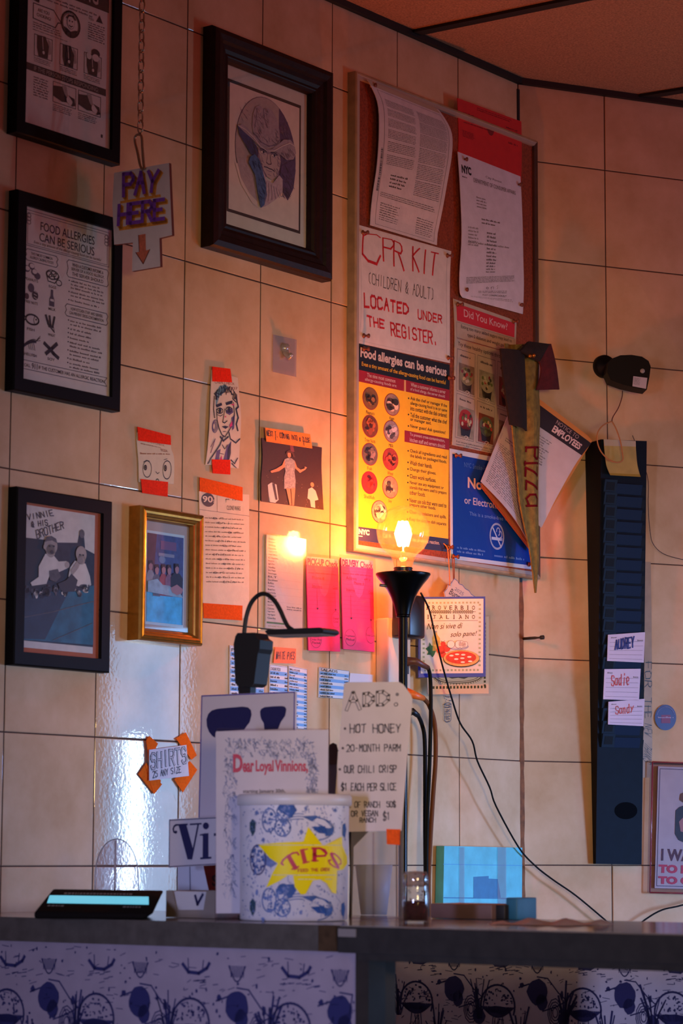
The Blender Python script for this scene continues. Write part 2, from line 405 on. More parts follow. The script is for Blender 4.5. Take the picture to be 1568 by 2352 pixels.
HP = Plane((0, 0, CEIL), (1, 0, 0), (0, 1, 0), (0, 0, -1))
CEILM = M('#b88a68', .95, var=.28, vs=260, bump=.5, bs=160)
mb = MB(); mb.box(HP, -2.2, 4.2, 2.5, 6.9, -.04, 0, CEILM); struct(mb.build('ceiling'))
BLK = M('#0d0c0c', .6)
mb = MB()
mb.box(L, -3.3, 0.0, CEIL - .012, CEIL, .001, .012, BLK); mb.box(RW, 0, 2.8, CEIL - .012, CEIL, .001, .012, BLK)
struct(mb.build('trim_1'))
def tbar(p, q, name):
    a, b = zplane(*p, CEIL), zplane(*q, CEIL); d = (b - a).normalized(); e = b + d * .6
    pl = Plane(a, d, Vector((0, 0, 1)).cross(d), (0, 0, -1)); mb = MB(); mb.box(pl, 0.0, (e - a).length, -.012, .012, 0, .006, BLK)
    return struct(mb.build(name))
tbar((943, 74), (1302, 0), 'trim_2'); tbar((1462, 221), (1566, 204), 'trim_3')
# browned sealant low in the corner, a thin black strip above it
mb = MB(); rnd = random.Random(3); cm = M('#7a4a28', .85, var=.35, vs=70)
z = 0.9; pts = []
while z < CEIL - .02:
    w = .0035 + .0028 * rnd.random() if z < HZ + .52 else .0028
    pts.append((z, w)); z += .022
bis = (L.N + RW.N).normalized(); cu_ = Plane((CX, CY, 0), Vector((0, 0, 1)).cross(bis), (0, 0, 1), bis)
for (z0, w0), (z1, w1) in zip(pts, pts[1:]):
    mb.poly([cu_.pt(-w0, z0, .0021), cu_.pt(w0, z0, .0021), cu_.pt(w1, z1, .0021), cu_.pt(-w1, z1, .0021)], cm if z0 < HZ + .52 else BLK)
    mb.poly([cu_.pt(-w0, z0, .0021), cu_.pt(-w1, z1, .0021), cu_.pt(-w1 - .006, z1, -.003), cu_.pt(-w0 - .006, z0, -.003)], cm if z0 < HZ + .52 else BLK)
    mb.poly([cu_.pt(w0, z0, .0021), cu_.pt(w1, z1, .0021), cu_.pt(w1 + .006, z1, -.003), cu_.pt(w0 + .006, z0, -.003)], cm if z0 < HZ + .52 else BLK)
struct(mb.build('trim_4'))

# ------------------------------------------------------------------ counter (square to the left wall)
CT = HZ - .0903
P0 = zplane(700, 2123.5, CT)
CN = Plane((P0.x, P0.y, 0), L.N)
def cu(px): return CN.at(px, 2150)[0]
UL = (Vector((CX, CY, 0)) - CN.O).dot(CN.U) + .004        # where the counter meets the left wall
UJ, UE = cu(776), cu(801)
TOPM = M('#8a8079', .13, var=.15, vs=25); FAS = M('#544e48', .5, var=.2, vs=60); FASD = M('#2b2928', .5, var=.2, vs=60)
PAPER_DIM = '#a595a2'  # half wall's paper again, its dim purple shade put into the colour
def mtoile(s, x0, x1, y0, y1, pitch, ink, seed=2, sc_=1., thick=.0016):
    """blue toile print: mushrooms, balloons, boats, grasses; metres on the sheet"""
    rnd = random.Random(seed); W, H = s.W, s.H
    Q = lambda pts: [(x / W, y / H) for x, y in pts]
    def ok(x, y, m): return x0 + m < x < x1 - m and y0 + m < y < y1 - m
    def ln(pts, th):
        p = [q for q in pts if ok(q[0], q[1], .001)]
        if len(p) > 1: s.line(Q(p), th, ink, 1)
    def blob(cx, cy, rx, ry, n=14, j=.25, k=1):
        if ok(cx, cy, max(rx, ry)): s.poly(Q([(cx + rx * math.cos(2 * math.pi * i / n) * rnd.uniform(1 - j, 1), cy + ry * math.sin(2 * math.pi * i / n) * rnd.uniform(1 - j, 1)) for i in range(n)]), ink, k)
    def mush(x, y):
        r = .033 * sc_
        ln([(x - r * math.cos(t * math.pi / 16), y - r * 1.02 * math.sin(t * math.pi / 16)) for t in range(-2, 19)], thick * 2)
        for _ in range(34):
            a, q = rnd.uniform(.1, math.pi - .1), r * math.sqrt(rnd.uniform(.02, .8)); blob(x + q * math.cos(a), y - q * math.sin(a) * .95, rnd.uniform(.0012, .0034) * sc_, rnd.uniform(.0012, .003) * sc_, 7, .4)
        for i in range(20):
            t = -1 + 2 * i / 19; ln([(x + t * r * .95, y + .002), (x + t * r * .55, y + .018 * sc_ * (1 - .35 * t * t))], thick * 1.5)
        blob(x, y + .006 * sc_, r * .8, .007 * sc_)
        ln([(x - .009 * sc_, y + .016 * sc_), (x - .012 * sc_, y + .04 * sc_), (x + .012 * sc_, y + .042 * sc_), (x + .009 * sc_, y + .016 * sc_)], thick)
        for i in range(7): ln([(x + rnd.uniform(-.008, .008) * sc_, y + .02 * sc_), (x + rnd.uniform(-.01, .01) * sc_, y + .038 * sc_)], thick * .6)
    def balloon(x, y):
        blob(x, y, .021 * sc_, .022 * sc_, 18, .12); blob(x + .008 * sc_, y + .016 * sc_, .012 * sc_, .014 * sc_, 10, .2)
        ln([(x, y - .024 * sc_), (x + .02 * sc_, y - .022 * sc_), (x + .04 * sc_, y), (x + .056 * sc_, y + .012 * sc_), (x + .036 * sc_, y + .022 * sc_), (x + .01 * sc_, y + .03 * sc_)], thick * 1.3)
        ln([(x - .035 * sc_, y - .006 * sc_), (x - .016 * sc_, y - .012 * sc_)], thick * 1.5); blob(x - .03 * sc_, y - .01 * sc_, .006 * sc_, .006 * sc_, 8, .5); blob(x + .046 * sc_, y + .004 * sc_, .005 * sc_, .009 * sc_, 8, .5)
    def boat(x, y):
        ln([(x - .024 * sc_, y - .008 * sc_), (x - .014 * sc_, y + .002 * sc_), (x + .004 * sc_, y + .003 * sc_), (x + .018 * sc_, y - .004 * sc_), (x + .022 * sc_, y - .01 * sc_)], thick * 3)
        ln([(x - .014 * sc_, y), (x - .015 * sc_, y - .016 * sc_)], thick); ln([(x + .01 * sc_, y), (x + .012 * sc_, y - .014 * sc_)], thick)
        for _ in range(9): ox, oy = rnd.uniform(-.03, .03) * sc_, rnd.uniform(.006, .018) * sc_; ln([(x + ox, y + oy), (x + ox + .008 * sc_, y + oy - .001)], thick * .8)
    def grass(x, y):
        for _ in range(9):
            dx = rnd.uniform(-.016, .016) * sc_; h = rnd.uniform(.03, .065) * sc_
            ln([(x + dx * .3, y), (x + dx * .8, y - h * .55), (x + dx * 1.5, y - h)], thick * rnd.uniform(1, 2.4))
        blob(x, y - .004, .014 * sc_, .016 * sc_, 12, .3)
    def cone(x, y):
        s_ = .014 * sc_
        for i in range(4): ln([(x + s_ * (1 - .22 * i) * math.cos(t * .6), y + 1.6 * s_ * (1 - .22 * i) * math.sin(t * .6)) for t in range(12)], thick)
    def pine(x, y):
        ln([(x - .014 * sc_ + .028 * sc_ * i / 10, y + .02 * sc_ * math.sin(i / 10 * math.pi)) for i in range(11)], thick * 1.2)
        for i in range(9): ln([(x - .012 * sc_ + .003 * i * sc_, y), (x - .01 * sc_ + .0026 * i * sc_, y + .014 * sc_)], thick * .8)
    ny = int((y1 - y0) / pitch) + 2; nx = int((x1 - x0) / pitch) + 2
    for j in range(-1, ny):
        for i in range(-1, nx):
            x, y = x0 + i * pitch, y0 + j * pitch * 1.02
            mush(x + .05 * pitch / .17, y + .098 * pitch / .17); balloon(x + .13 * pitch / .17, y + .072 * pitch / .17); boat(x + .06 * pitch / .17, y + .028 * pitch / .17)
            grass(x + .012 * pitch / .17, y + .12 * pitch / .17); pine(x + .13 * pitch / .17, y + .02 * pitch / .17); cone(x + .165 * pitch / .17, y + .105 * pitch / .17); grass(x + .095 * pitch / .17, y + .165 * pitch / .17)
            for _ in range(46):
                a, b = x + rnd.random() * pitch, y + rnd.random() * pitch; blob(a, b, rnd.uniform(.001, .0032) * sc_, rnd.uniform(.001, .004) * sc_, 7, .5)
            for _ in range(48):
                a, b = x + rnd.random() * pitch, y + rnd.random() * pitch; ln([(a, b), (a + rnd.uniform(.004, .014) * sc_, b + rnd.uniform(-.004, .002) * sc_)], thick * .6)
INKB = M('#262760', .7)
cnt = thing('service_counter', CN.pt((UL + UE) / 2, 0, -.2), 'grey service counter fronted with purple-shaded toile paper, card box and tip tub on it', 'counter')
mb = MB(); mb.box(CN, UL, UJ - .001, CT - .012, CT, -.45, -.004, TOPM); mb.build('worktop', cnt)
mb = MB(); mb.box(CN, UL, UJ - .001, CT - .033, CT, -.004, 0, FAS); mb.box(CN, UL, UJ - .001, CT - .033, CT - .012, -.03, -.004, FAS); mb.build('edge_strip', cnt)
mb = MB(); mb.box(CN, UJ - .03, UJ - .0012, CT - .033, CT - .0005, .0001, .0022, M('#54402c', .4, .3, var=.3, vs=80)); mb.build('hinge_plate', cnt)
mb = MB(); mb.box(CN, UL, UE, 0, CT - .013, -.10, -.022, M('#5a5048', .7)); mb.build('carcass', cnt)
s = rsheet(CN, UL, UE, CT - .62, CT - .033, -.019, M(PAPER_DIM, .75, var=.06, vs=30), .003)
mtoile(s, max(0, cu(-60) - UL), s.W, 0.004, .22, .170, INKB, 5); s.build('wallpaper', cnt)
mb = MB(); mb.box(CN, UE, cu(831), 0, CT - .034, -.05, -.014, M('#2c2520', .6, var=.2, vs=40)); mb.build('end_post', cnt)
flap = thing('counter_flap', CN.pt(UJ + .5, CT - .04, -.2), 'dark hinged counter flap continuing the worktop over an open gap', 'counter')
mb = MB(); mb.box(CN, UJ + .001, UJ + 1.5, CT - .012, CT, -.45, -.004, TOPM); mb.build('worktop', flap)
mb = MB(); mb.box(CN, UJ + .001, UJ + 1.5, CT - .034, CT - .0015, -.004, .001, FASD); mb.box(CN, UJ + .03, UJ + 1.5, CT - .043, CT - .034, -.0132, -.003, FASD); mb.build('edge_strip', flap)
mb = MB(); mb.box(CN, UJ + .002, UJ + .03, CT - .014, CT - .004, .0011, .0026, M('#8c8480', .4)); mb.build('hinge_plate', flap)
# papered half wall behind the gap
CB = Plane(CN.pt(0, 0, -.9), CN.U); ub = CB.at(902, 2250)[0]
hw = thing('papered_half_wall', CB.pt(ub + .6, 0, -.05), 'blue toile papered half wall seen under the counter flap', 'half wall')
mb = MB(); mb.box(CB, ub, ub + 1.6, 0, CT - .06, -.05, -.002, M('#5a5048', .7)); mb.build('panel', hw)
mb = MB(); mb.box(CB, ub - .05, ub, 0, CT - .06, -.05, .004, M('#5b3d24', .6, var=.2, vs=40)); mb.build('end_trim', hw)
s = rsheet(CB, ub, ub + 1.6, CT - .62, CT - .06, 0, M('#cdc7d2', .75, var=.05, vs=30), .002)  # counter's paper in a paler tone, the lit side put into the colour
mtoile(s, 0, .8, 0.0, .30, .163, INKB, 11); s.build('wallpaper', hw)
# ------------------------------------------------------------------ framed notices and pictures on the left wall
BFR = M('#030405', .55, spec=.12); PAP = M('#ded6cc', .7, var=.05, vs=40); DK = M('#15131c', .6)
FLAT = [(0, 0), (0, .018), (.002, .02), (.021, .02), (.0215, .0145)]
def framed(name, label, px, prof, fm, pw, back='#ded6cc', glass=True, inner=None, cat='framed notice', goff=.001):
    left, right, top, bottom = px
    t = thing(name, base_of(L, [left[0], right[0], right[-1], left[-1]]), label, cat)
    u0, u1, v0, v1 = frame(L, left, right, top, bottom, prof, fm, t)
    w, h = prof[-1]
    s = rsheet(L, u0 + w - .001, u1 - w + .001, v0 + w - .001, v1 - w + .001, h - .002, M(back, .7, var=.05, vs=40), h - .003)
    if glass:
        mb = MB(); n = h + .0026; mb.poly([L.pt(u0 + w, v0 + w, n), L.pt(u1 - w, v0 + w, n), L.pt(u1 - w, v1 - w, n), L.pt(u0 + w, v1 - w, n)], GLASS); mb.build('glass', t)
    return t, s
# choking notice, cut by the top of the photo: as tall as the one below it
hh = L.at(22, 435, .02)[1] - L.at(8, 905, 0)[1]
v_b = (L.at(15, 310)[1] + L.at(277, 388)[1]) / 2
lu = L.at(15, 310)[0]; ru = L.at(277, 388, .02)[0]
def wpx(u, v, n=0.):
    d = L.pt(u, v, n) - CAM; z = d.dot(FWD); return (784 + F_PX * d.dot(CR) / z, 1176 - F_PX * d.dot(CU) / z)
T_ = [wpx(lu, v_b + hh, .02), wpx(ru, v_b + hh, .02)]
t, s = framed('framed_notice', 'black framed choking first aid poster at top of the tiled wall', ([(15, 310)], [(277, 388)], T_, [(15, 310), (277, 388)]), FLAT, BFR, 0)
s.rect(.03, .0, .97, .165, DK); s.text('CHOKING', .27, .03, .84, .145, M('#b9b0a6'), 2, .01)
s.poly([(.05, .1), (.13, .11), (.17, .21), (.16, .265), (.05, .255)], DK, 3); s.ell(.1, .13, .05, .04, PAP, 2); s.line([(.13, .12), (.19, .16), (.2, .2)], .004, DK, 3)
s.greek(.25, .85, .195, .235, 2, GREY, 1, 3); s.poly([(.86, .2), (.9, .245), (.82, .245)], DK)
s.line([(.1, .275), (.33, .275), (.38, .31), (.42, .335), (.38, .34), (.35, .375), (.1, .365), (.1, .275)], .0016, DK)
s.text('ARE YOU', .15, .295, .28, .315, DK); s.text('CHOKING?', .14, .325, .3, .345, DK)
s.ring(.525, .32, .105, .075, .0034, DK); s.ring(.525, .32, .09, .064, .001, DK); s.ell(.525, .31, .045, .04, M('#8d857d'), 1); s.ell(.525, .31, .04, .036, PAP, 2)
for x in (.508, .54): s.ell(x, .302, .007, .005, DK, 3)
s.line([(.505, .33), (.525, .336), (.545, .328)], .0015, DK, 3); s.poly([(.44, .345), (.48, .35), (.525, .365), (.575, .35), (.61, .345), (.58, .385), (.525, .395), (.47, .385)], DK, 2); s.line([(.48, .29), (.5, .27), (.55, .268), (.575, .285)], .0025, DK, 3)
s.text('YOU', .73, .235, .79, .25, DK); s.greek(.73, .93, .26, .37, 8, GREY, 1, 4); s.greek(.1, .42, .38, .42, 3, GREY, 1, 5); s.greek(.1, .55, .425, .435, 1, GREY, 1, 6)
for a, f in ((.12, 0), (.41, 1), (.69, 2)):
    s.box(a, .455, a + .2, .58, .001, DK)
    s.poly([(a + .03, .455), (a + .12, .45), (a + .16, .5), (a + .15, .578), (a + .05, .578), (a + .03, .53)], DK, 2)
    s.ell(a + .1, .548, .013, .01, PAP, 3); s.line([(a + .085, .46), (a + .095, .53)], .0012, PAP, 3); s.poly([(a + .15, .46), (a + .18, .47), (a + .19, .54), (a + .165, .55)], M('#a89f96'), 1)
    if f == 2: s.ell(a + .13, .44, .05, .026, DK, 2); s.ell(a + .13, .468, .04, .022, PAP, 3); s.ell(a + .05, .47, .03, .02, PAP, 3)
    s.greek(a, a + .2, .588, .618, 3, GREY, 1, 7 + f)
s.rect(.03, .635, .95, .678, DK); s.text('IF THE PERSON STOPS RESPONDING:', .12, .644, .86, .67, M('#a79f97'), 2)
s.greek(.12, .29, .7, .82, 8, GREY, 1, 11)
for a in (.34, .63):
    s.box(a, .695, a + .26, .815, .001, DK); s.poly([(a, .72), (a + .1, .71), (a + .13, .75), (a + .2, .79), (a + .1, .8), (a, .78)], DK, 2)
    s.ell(a + .19, .775, .04, .026, PAP, 3); s.poly([(a + .17, .75), (a + .24, .76), (a + .25, .8), (a + .21, .81), (a + .22, .78)], DK, 4); s.poly([(a + .1, .7), (a + .15, .7), (a + .17, .75), (a + .12, .77)], M('#a89f96'), 1)
    s.greek(a, a + .22, .825, .868, 4, GREY, 1, 13)
s.rect(.9, .915, .92, .935, DK); s.build('print', t)

t, s = framed('framed_notice', 'black framed food allergies notice with line drawings below the choking poster', ([(22, 445), (8, 905)], [(285, 497), (277, 948)], [(22, 437), (285, 497)], [(8, 905), (277, 946)]), FLAT, BFR, 0)
INK2 = M('#2a2631', .65)
s.box(.03, .02, .97, .225, .001, GREY); s.box(.05, .035, .95, .215, .0008, GREY)
s.text('FOOD ALLERGIES', .19, .068, .8, .118, INK2, 1, .006); s.text('CAN BE SERIOUS', .18, .132, .8, .182, INK2, 1, .006)
s.text('Even a tiny amount of the allergy-causing food can be harmful', .12, .187, .88, .208, INK2, 1, 0, .2)
for x in (.06, .94):
    for i in range(3): s.ring(x, .05 + .02 * i, .022, .011, .001, GREY)
for (a0, b0, a1, b1, tx) in ((.03, .245, .39, .31, ('THE 9 MOST COMMON', 'ALLERGY-CAUSING FOODS')), (.49, .245, .97, .345, ('WHEN A CUSTOMER INFORMS A', 'SERVER OF A FOOD ALLERGY,', 'THE SERVER SHOULD')), (.48, .505, .97, .575, ('HOW KITCHEN STAFF AND SERVERS', 'CAN PREVENT CROSS-CONTAMINATION'))):
    s.line([(a0 + .02, b0), (a1 - .02, b0), (a1, b0 + .015), (a1 - .015, (b0 + b1) / 2), (a1, b1 - .015), (a1 - .02, b1), (a0 + .02, b1), (a0, b1 - .015), (a0 + .015, (b0 + b1) / 2), (a0, b0 + .015), (a0 + .02, b0)], .0012, GREY)
    n = len(tx)
    for i, w in enumerate(tx):
        y = b0 + .01 + (b1 - b0 - .02) * i / n; d = .03 + .012 * abs(i - 1); s.text(w, a0 + d + .02, y + .003, a1 - d - .02, y + (b1 - b0 - .02) / n - .004, INK2, 1, .004)
for i, (y, n) in enumerate(((.355, 3), (.42, 2), (.468, 1))):
    s.ell(.52, y + .01, .007, .004, INK2); s.greek(.54, .92, y, y + .02 * n, n, GREY, 1, 20 + i, .5)
for i, (y, n) in enumerate(((.588, 2), (.636, 1), (.662, 1), (.688, 1), (.715, 2), (.763, 2), (.81, 1), (.836, 2))):
    s.ell(.52, y + .009, .007, .004, INK2); s.greek(.54, .92 if n > 1 else .78, y, y + .021 * n, n, GREY, 1, 30 + i, .5)
MID = M('#4b4658', .7)
for i, (a, b, nm) in enumerate(((.1, .36, 'PEANUTS'), (.33, .37, 'EGGS'), (.1, .49, 'TREE NUTS'), (.33, .5, 'MILK'), (.1, .645, 'FISH'), (.33, .65, 'WHEAT'), (.1, .79, 'SHELLFISH'), (.33, .79, 'SOY'))):
    s.text(nm, a - .07 if len(nm) > 5 else a - .035, b + .05, a + .075 if len(nm) > 5 else a + .045, b + .066, INK2, 1, .006)
    if i == 0:
        for dx, dy in ((-.05, 0), (0, -.02), (.03, .01), (.065, .028)): s.ell(a + dx, b + dy, .034, .02, MID, 1); s.ell(a + dx + .004, b + dy - .003, .026, .013, PAP if dx < .05 else MID, 2)
    elif i == 1:
        s.ring(a, b - .012, .068, .026, .0016, INK2)
        for dx, dy in ((-.03, -.012), (.012, -.018), (.045, -.008), (-.005, 0), (.075, .026)): s.ring(a + dx, b + dy, .03, .016, .0014, INK2)
        s.line([(a - .068, b - .01), (a - .045, b + .03), (a + .03, b + .034), (a + .065, b)], .0018, INK2)
    elif i == 2:
        s.ell(a + .0, b - .025, .034, .026, MID); s.ell(a + .045, b + .012, .034, .026, INK2); s.ell(a - .045, b + .028, .024, .018, M('#4a2a34'))
        for d in (-.012, .006, .024): s.line([(a + .03, b + d), (a + .06, b + d + .006)], .001, PAP, 2)
    elif i == 3:
        s.poly([(a - .012, b - .055), (a + .012, b - .055), (a + .014, b - .02), (a + .028, b), (a + .028, b + .042), (a - .028, b + .042), (a - .028, b), (a - .014, b - .02)], MID); s.poly([(a - .02, b - .0), (a + .02, b - .0), (a + .022, b + .014), (a - .022, b + .012)], PAP, 2)
    elif i == 4:
        s.ring(a + .02, b, .07, .028, .0028, INK2); s.line([(a - .05, b - .005), (a - .1, b - .03), (a - .085, b + .004), (a - .1, b + .03), (a - .05, b + .006)], .0022, INK2); s.ell(a + .06, b - .004, .008, .005, INK2, 2)
        s.line([(a + .045, b - .022), (a + .035, b), (a + .045, b + .022)], .001, INK2)
    elif i == 5:
        for dx in (-.07, -.025, .035):
            s.line([(a + .035, b + .04), (a + dx * .6, b), (a + dx, b - .05)], .0012, INK2)
            for j in range(7): s.ell(a + dx * (.35 + .09 * j), b + .01 - .0095 * j, .011, .0075, INK2, 2, 10)
    elif i == 6:
        s.line([(a + .06 - .16 * j / 12, b - .022 + .06 * (j / 12) ** 2) for j in range(13)], .0045, MID); s.line([(a + .06 - .16 * j / 12, b - .034 + .07 * (j / 12) ** 2) for j in range(13)], .0012, INK2)
        for dx in (-.02, .0, .02, .04): s.line([(a + dx, b - .01), (a + dx + .015, b + .028)], .001, INK2)
        for dy in (-.06, -.05, -.035): s.line([(a + .06, b - .025), (a + .11, b + dy)], .001, INK2)
    else:
        s.line([(a - .07, b - .025), (a - .02, b - .004), (a + .03, b + .022), (a + .08, b + .04)], .006, INK2); s.line([(a + .06, b - .035), (a + .01, b - .004), (a - .05, b + .03)], .006, INK2, 2)
        for d in (-.03, 0, .03): s.ell(a + d, b + d * .45, .007, .004, MID, 3, 10)
s.line([(.03, .885), (.97, .885), (.94, .91), (.97, .935), (.03, .935), (.03, .885)], .001, GREY)
s.text('CALL', .045, .903, .11, .921, INK2, 1, .006); s.text('911', .125, .893, .185, .926, INK2, 1, .01); s.text('IF THE CUSTOMER HAS AN ALLERGIC REACTION', .2, .9, .94, .92, INK2, 1, .006)
s.build('print', t)

# signed snapshot of two babies
t, s = framed('framed_photo', 'black framed black and white snapshot of two babies with handwriting', ([(22, 1120), (7, 1530)], [(263, 1152), (249, 1546)], [(22, 1117), (263, 1150)], [(7, 1530), (249, 1546)]), FLAT, BFR, 0, '#b35a30', cat='framed photo')  # orange backing colour stands in for bulb glow on the frame's inner lip
W1 = M('#d6cec4', .6, var=.08, vs=60); NV = M('#262a3a', .6, var=.3, vs=60); TE = M('#27647c', .6, var=.25, vs=50); SK = M('#a89c94', .6, var=.12, vs=80); SH = M('#5d5a60', .65, var=.3, vs=120)
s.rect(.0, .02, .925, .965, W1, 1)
s.poly([(.02, .24), (.33, .235), (.34, .25), (.7, .225), (.72, .16), (.78, .165), (.8, .26), (.925, .285), (.925, .97 - .05), (.02, .92)], NV, 2)
s.rect(.02, .24, .3, .6, M('#1d1f2a', .6), 3)
s.poly([(.02, .63), (.925, .50), (.925, .905), (.02, .915)], TE, 3); s.poly([(.02, .63), (.6, .55), (.3, .9), (.02, .91)], M('#26384e', .6, var=.2, vs=40), 4)
s.line([(.02, .77), (.4, .71), (.75, .64), (.92, .61)], .0014, SH, 5); s.line([(.4, .9), (.9, .76)], .001, SH, 5)
s.ell(.75, .16, .035, .03, SH, 4)
# crawling baby
s.poly([(.28, .33), (.38, .33), (.45, .37), (.55, .36), (.58, .38), (.56, .41), (.46, .44), (.38, .43), (.34, .47), (.3, .53), (.12, .555), (.1, .535), (.2, .49), (.2, .42)], W1, 6)
s.ell(.345, .27, .085, .062, SK, 7); s.ell(.345, .305, .06, .045, SK, 7); s.poly([(.265, .255), (.29, .215), (.35, .205), (.41, .22), (.425, .25), (.36, .235), (.29, .245)], SH, 8)
s.ell(.325, .275, .012, .006, NV, 9); s.ell(.38, .272, .012, .006, NV, 9); s.ell(.355, .312, .022, .012, M('#3a3036'), 9); s.ell(.265, .285, .014, .016, SK, 8)
s.poly([(.33, .44), (.44, .42), (.48, .47), (.42, .51), (.34, .5)], SH, 7); s.ell(.56, .385, .03, .022, SK, 7)
# second baby with hands to the mouth
s.poly([(.66, .35), (.8, .36), (.86, .44), (.88, .5), (.8, .53), (.62, .51), (.58, .46), (.6, .4)], W1, 6)
s.ell(.74, .3, .07, .055, SK, 7); s.ell(.745, .335, .05, .035, SK, 7); s.ell(.72, .305, .01, .006, NV, 8); s.ell(.765, .305, .01, .006, NV, 8); s.ell(.725, .345, .04, .024, M('#8e8581'), 8); s.poly([(.6, .42), (.68, .355), (.73, .36), (.7, .4), (.63, .45)], SK, 8)
rnd = random.Random(5)
for i in range(60):
    a = rnd.uniform(.03, .85); b = .6 - .07 * a + rnd.uniform(-.035, .03); s.ell(a, b, rnd.uniform(.012, .04), rnd.uniform(.008, .022), rnd.choice([SH, NV, NV, W1, M('#3a3a44')]), 6, 9)
s.poly([(.55, .49), (.62, .44), (.7, .48), (.66, .56), (.5, .57), (.44, .52)], M('#33333c'), 7)
HB = M('#4a4650', .6)
s.hand('VINNIE', [(.05, .085), (.36, .03), (.38, .065), (.06, .12)], .0016, HB, 3, .3, 3); s.hand('& HIS', [(.1, .13), (.3, .1), (.31, .135), (.11, .165)], .0016, HB, 3, .3, 4); s.hand('BROTHER', [(.16, .185), (.5, .095), (.52, .14), (.18, .235)], .0017, HB, 3, .3, 5)
s.build('print', t)

# gilt frame with group snapshot
GOLD = M('#a8742c', .28, .75, var=.15, vs=90)
t, s = framed('framed_photo', 'small gilt framed colour snapshot of a group, hung beside the babies picture', ([(300, 1160), (288, 1475)], [(475, 1182), (463, 1485)], [(300, 1158), (475, 1181)], [(288, 1475), (463, 1484)]),
     [(0, 0), (0, .024), (.002, .028), (.004, .029), (.006, .0275), (.008, .029), (.0115, .028), (.0125, .0255), (.016, .024), (.0175, .0215), (.019, .021), (.0205, .017), (.0215, .0135)], GOLD, 0, '#a9a6a8', cat='framed photo')
CY = M('#38b0ea', .4, var=.25, vs=60); BL_ = M('#2f4688', .5, var=.3, vs=80); PKS = M('#a07a8a', .6)
s.rect(.06, .09, .9, .955, M('#b4d4e4', .5), 1); s.rect(.1, .115, .88, .93, BL_, 2); s.rect(.1, .6, .86, .93, CY, 3)
s.poly([(.1, .115), (.3, .115), (.24, .5), (.1, .56)], M('#5a3648', .6, var=.2, vs=70), 3)
s.rect(.38, .17, .72, .25, M('#6a4a7c', .5), 3); s.rect(.34, .285, .68, .315, M('#7e88a8', .5), 3); s.ell(.42, .345, .07, .035, M('#5a83b0', .5), 3)
for i, (a, b, sh) in enumerate(((.17, .40, '#8a93a8'), (.3, .43, '#56637e'), (.44, .42, '#8f4257'), (.56, .42, '#7a5d80'), (.72, .40, '#1c2440'))):
    mm = M(sh, .6, var=.15, vs=90); w = .075 if i < 4 else .12
    s.poly([(a - w, b + .26), (a - w * 1.1, b + .1), (a - w * .5, b + .055), (a + w * .5, b + .055), (a + w * 1.1, b + .1), (a + w, b + .26)], mm, 4 + i)
    s.ell(a, b + .015, .042, .045, PKS, 5 + i); s.poly([(a - .045, b + .01), (a - .04, b - .03), (a + .03, b - .036), (a + .045, b + .005), (a, b - .012)], M('#2a2030'), 6 + i)
s.poly([(.58, .6), (.72, .56), (.86, .6), (.82, .64), (.72, .66), (.62, .64)], PKS, 10); s.poly([(.1, .56), (.3, .53), (.42, .58), (.55, .58), (.8, .64), (.86, .68), (.1, .66)], M('#7fa8c4', .5, var=.2, vs=80), 9)
s.build('print', t)

# drawing of a rider in a wide hat, deep dark frame
WOOD = M('#200c07', .5, var=.3, vs=45, bump=.25, bs=130, spec=.25)
t, s = framed('framed_picture', 'large dark wood frame holding an oval pencil drawing of a person in cowboy hat', ([(462, 70), (465, 581)], [(769, 158), (769, 646)], [(487, 60), (769, 156)], [(465, 581), (769, 648)]),
     [(0, 0), (0, .02), (.003, .026), (.012, .029), (.022, .027), (.026, .022), (.034, .021), (.04, .018), (.044, .019), (.046, .018), (.05, .014), (.053, .006)], WOOD, 0, '#d2d6c8', cat='framed picture')
CREAM = M('#e2d6c8', .75, var=.05, vs=50); BR_ = M('#2d2013', .6)
s.rect(.045, .085, .925, .915, BR_, 1); s.rect(.066, .106, .904, .896, CREAM, 2)
cx, cy, rx, ry = .495, .475, .365, .355
def oval(ca, cb, ra, rb, m, k, n=40): s.ell(ca, cb, ra, rb, m, k, n)
Vt = M('#54436c', .7, var=.25, vs=160); Lt = M('#a89ca6', .75, var=.1, vs=160); Md = M('#7d7088', .75, var=.2, vs=160); Nv = M('#2b3a72', .7, var=.25, vs=160); Dk = M('#312b42', .7); Bg = M('#b5a8a4', .75, var=.06, vs=120)
oval(cx, cy, rx, ry, Vt, 3)
lp = [(cx + rx * .985 * math.cos(t), cy - ry * .99 * math.sin(t)) for t in [math.pi * (.36 + .04 * i) for i in range(33)]]
s.poly(lp, Bg, 4)
s.poly([(.13, .60), (.2, .72), (.34, .82), (.5, .85), (.66, .82), (.78, .76), (.7, .66), (.4, .58)], CREAM, 5)
rnd = random.Random(77)
def hatch(cells, m, n, ln, k, slope=.9):
    """short pencil strokes scattered inside (a, b, ra, rb) ellipses"""
    for _ in range(n):
        ca, cb, ra, rb = rnd.choice(cells); an, q = rnd.uniform(0, 6.28), math.sqrt(rnd.random()); a, b = ca + ra * q * math.cos(an), cb + rb * q * math.sin(an)
        d = ln * rnd.uniform(.5, 1.2); s.line([(a, b), (a + d * .5, b + d * slope * rnd.uniform(.3, 1.2) * .55)], .0007, m, k)
s.poly([(.68, .52), (.84, .45), (.855, .52), (.83, .64), (.76, .73), (.69, .68), (.66, .6)], M('#4e416f', .7, var=.25, vs=160), 6)
# shoulders fading into the paper
s.poly([(.15, .57), (.3, .54), (.36, .66), (.4, .8), (.3, .76), (.2, .68)], M('#b3a7aa', .75, var=.1, vs=140), 6)
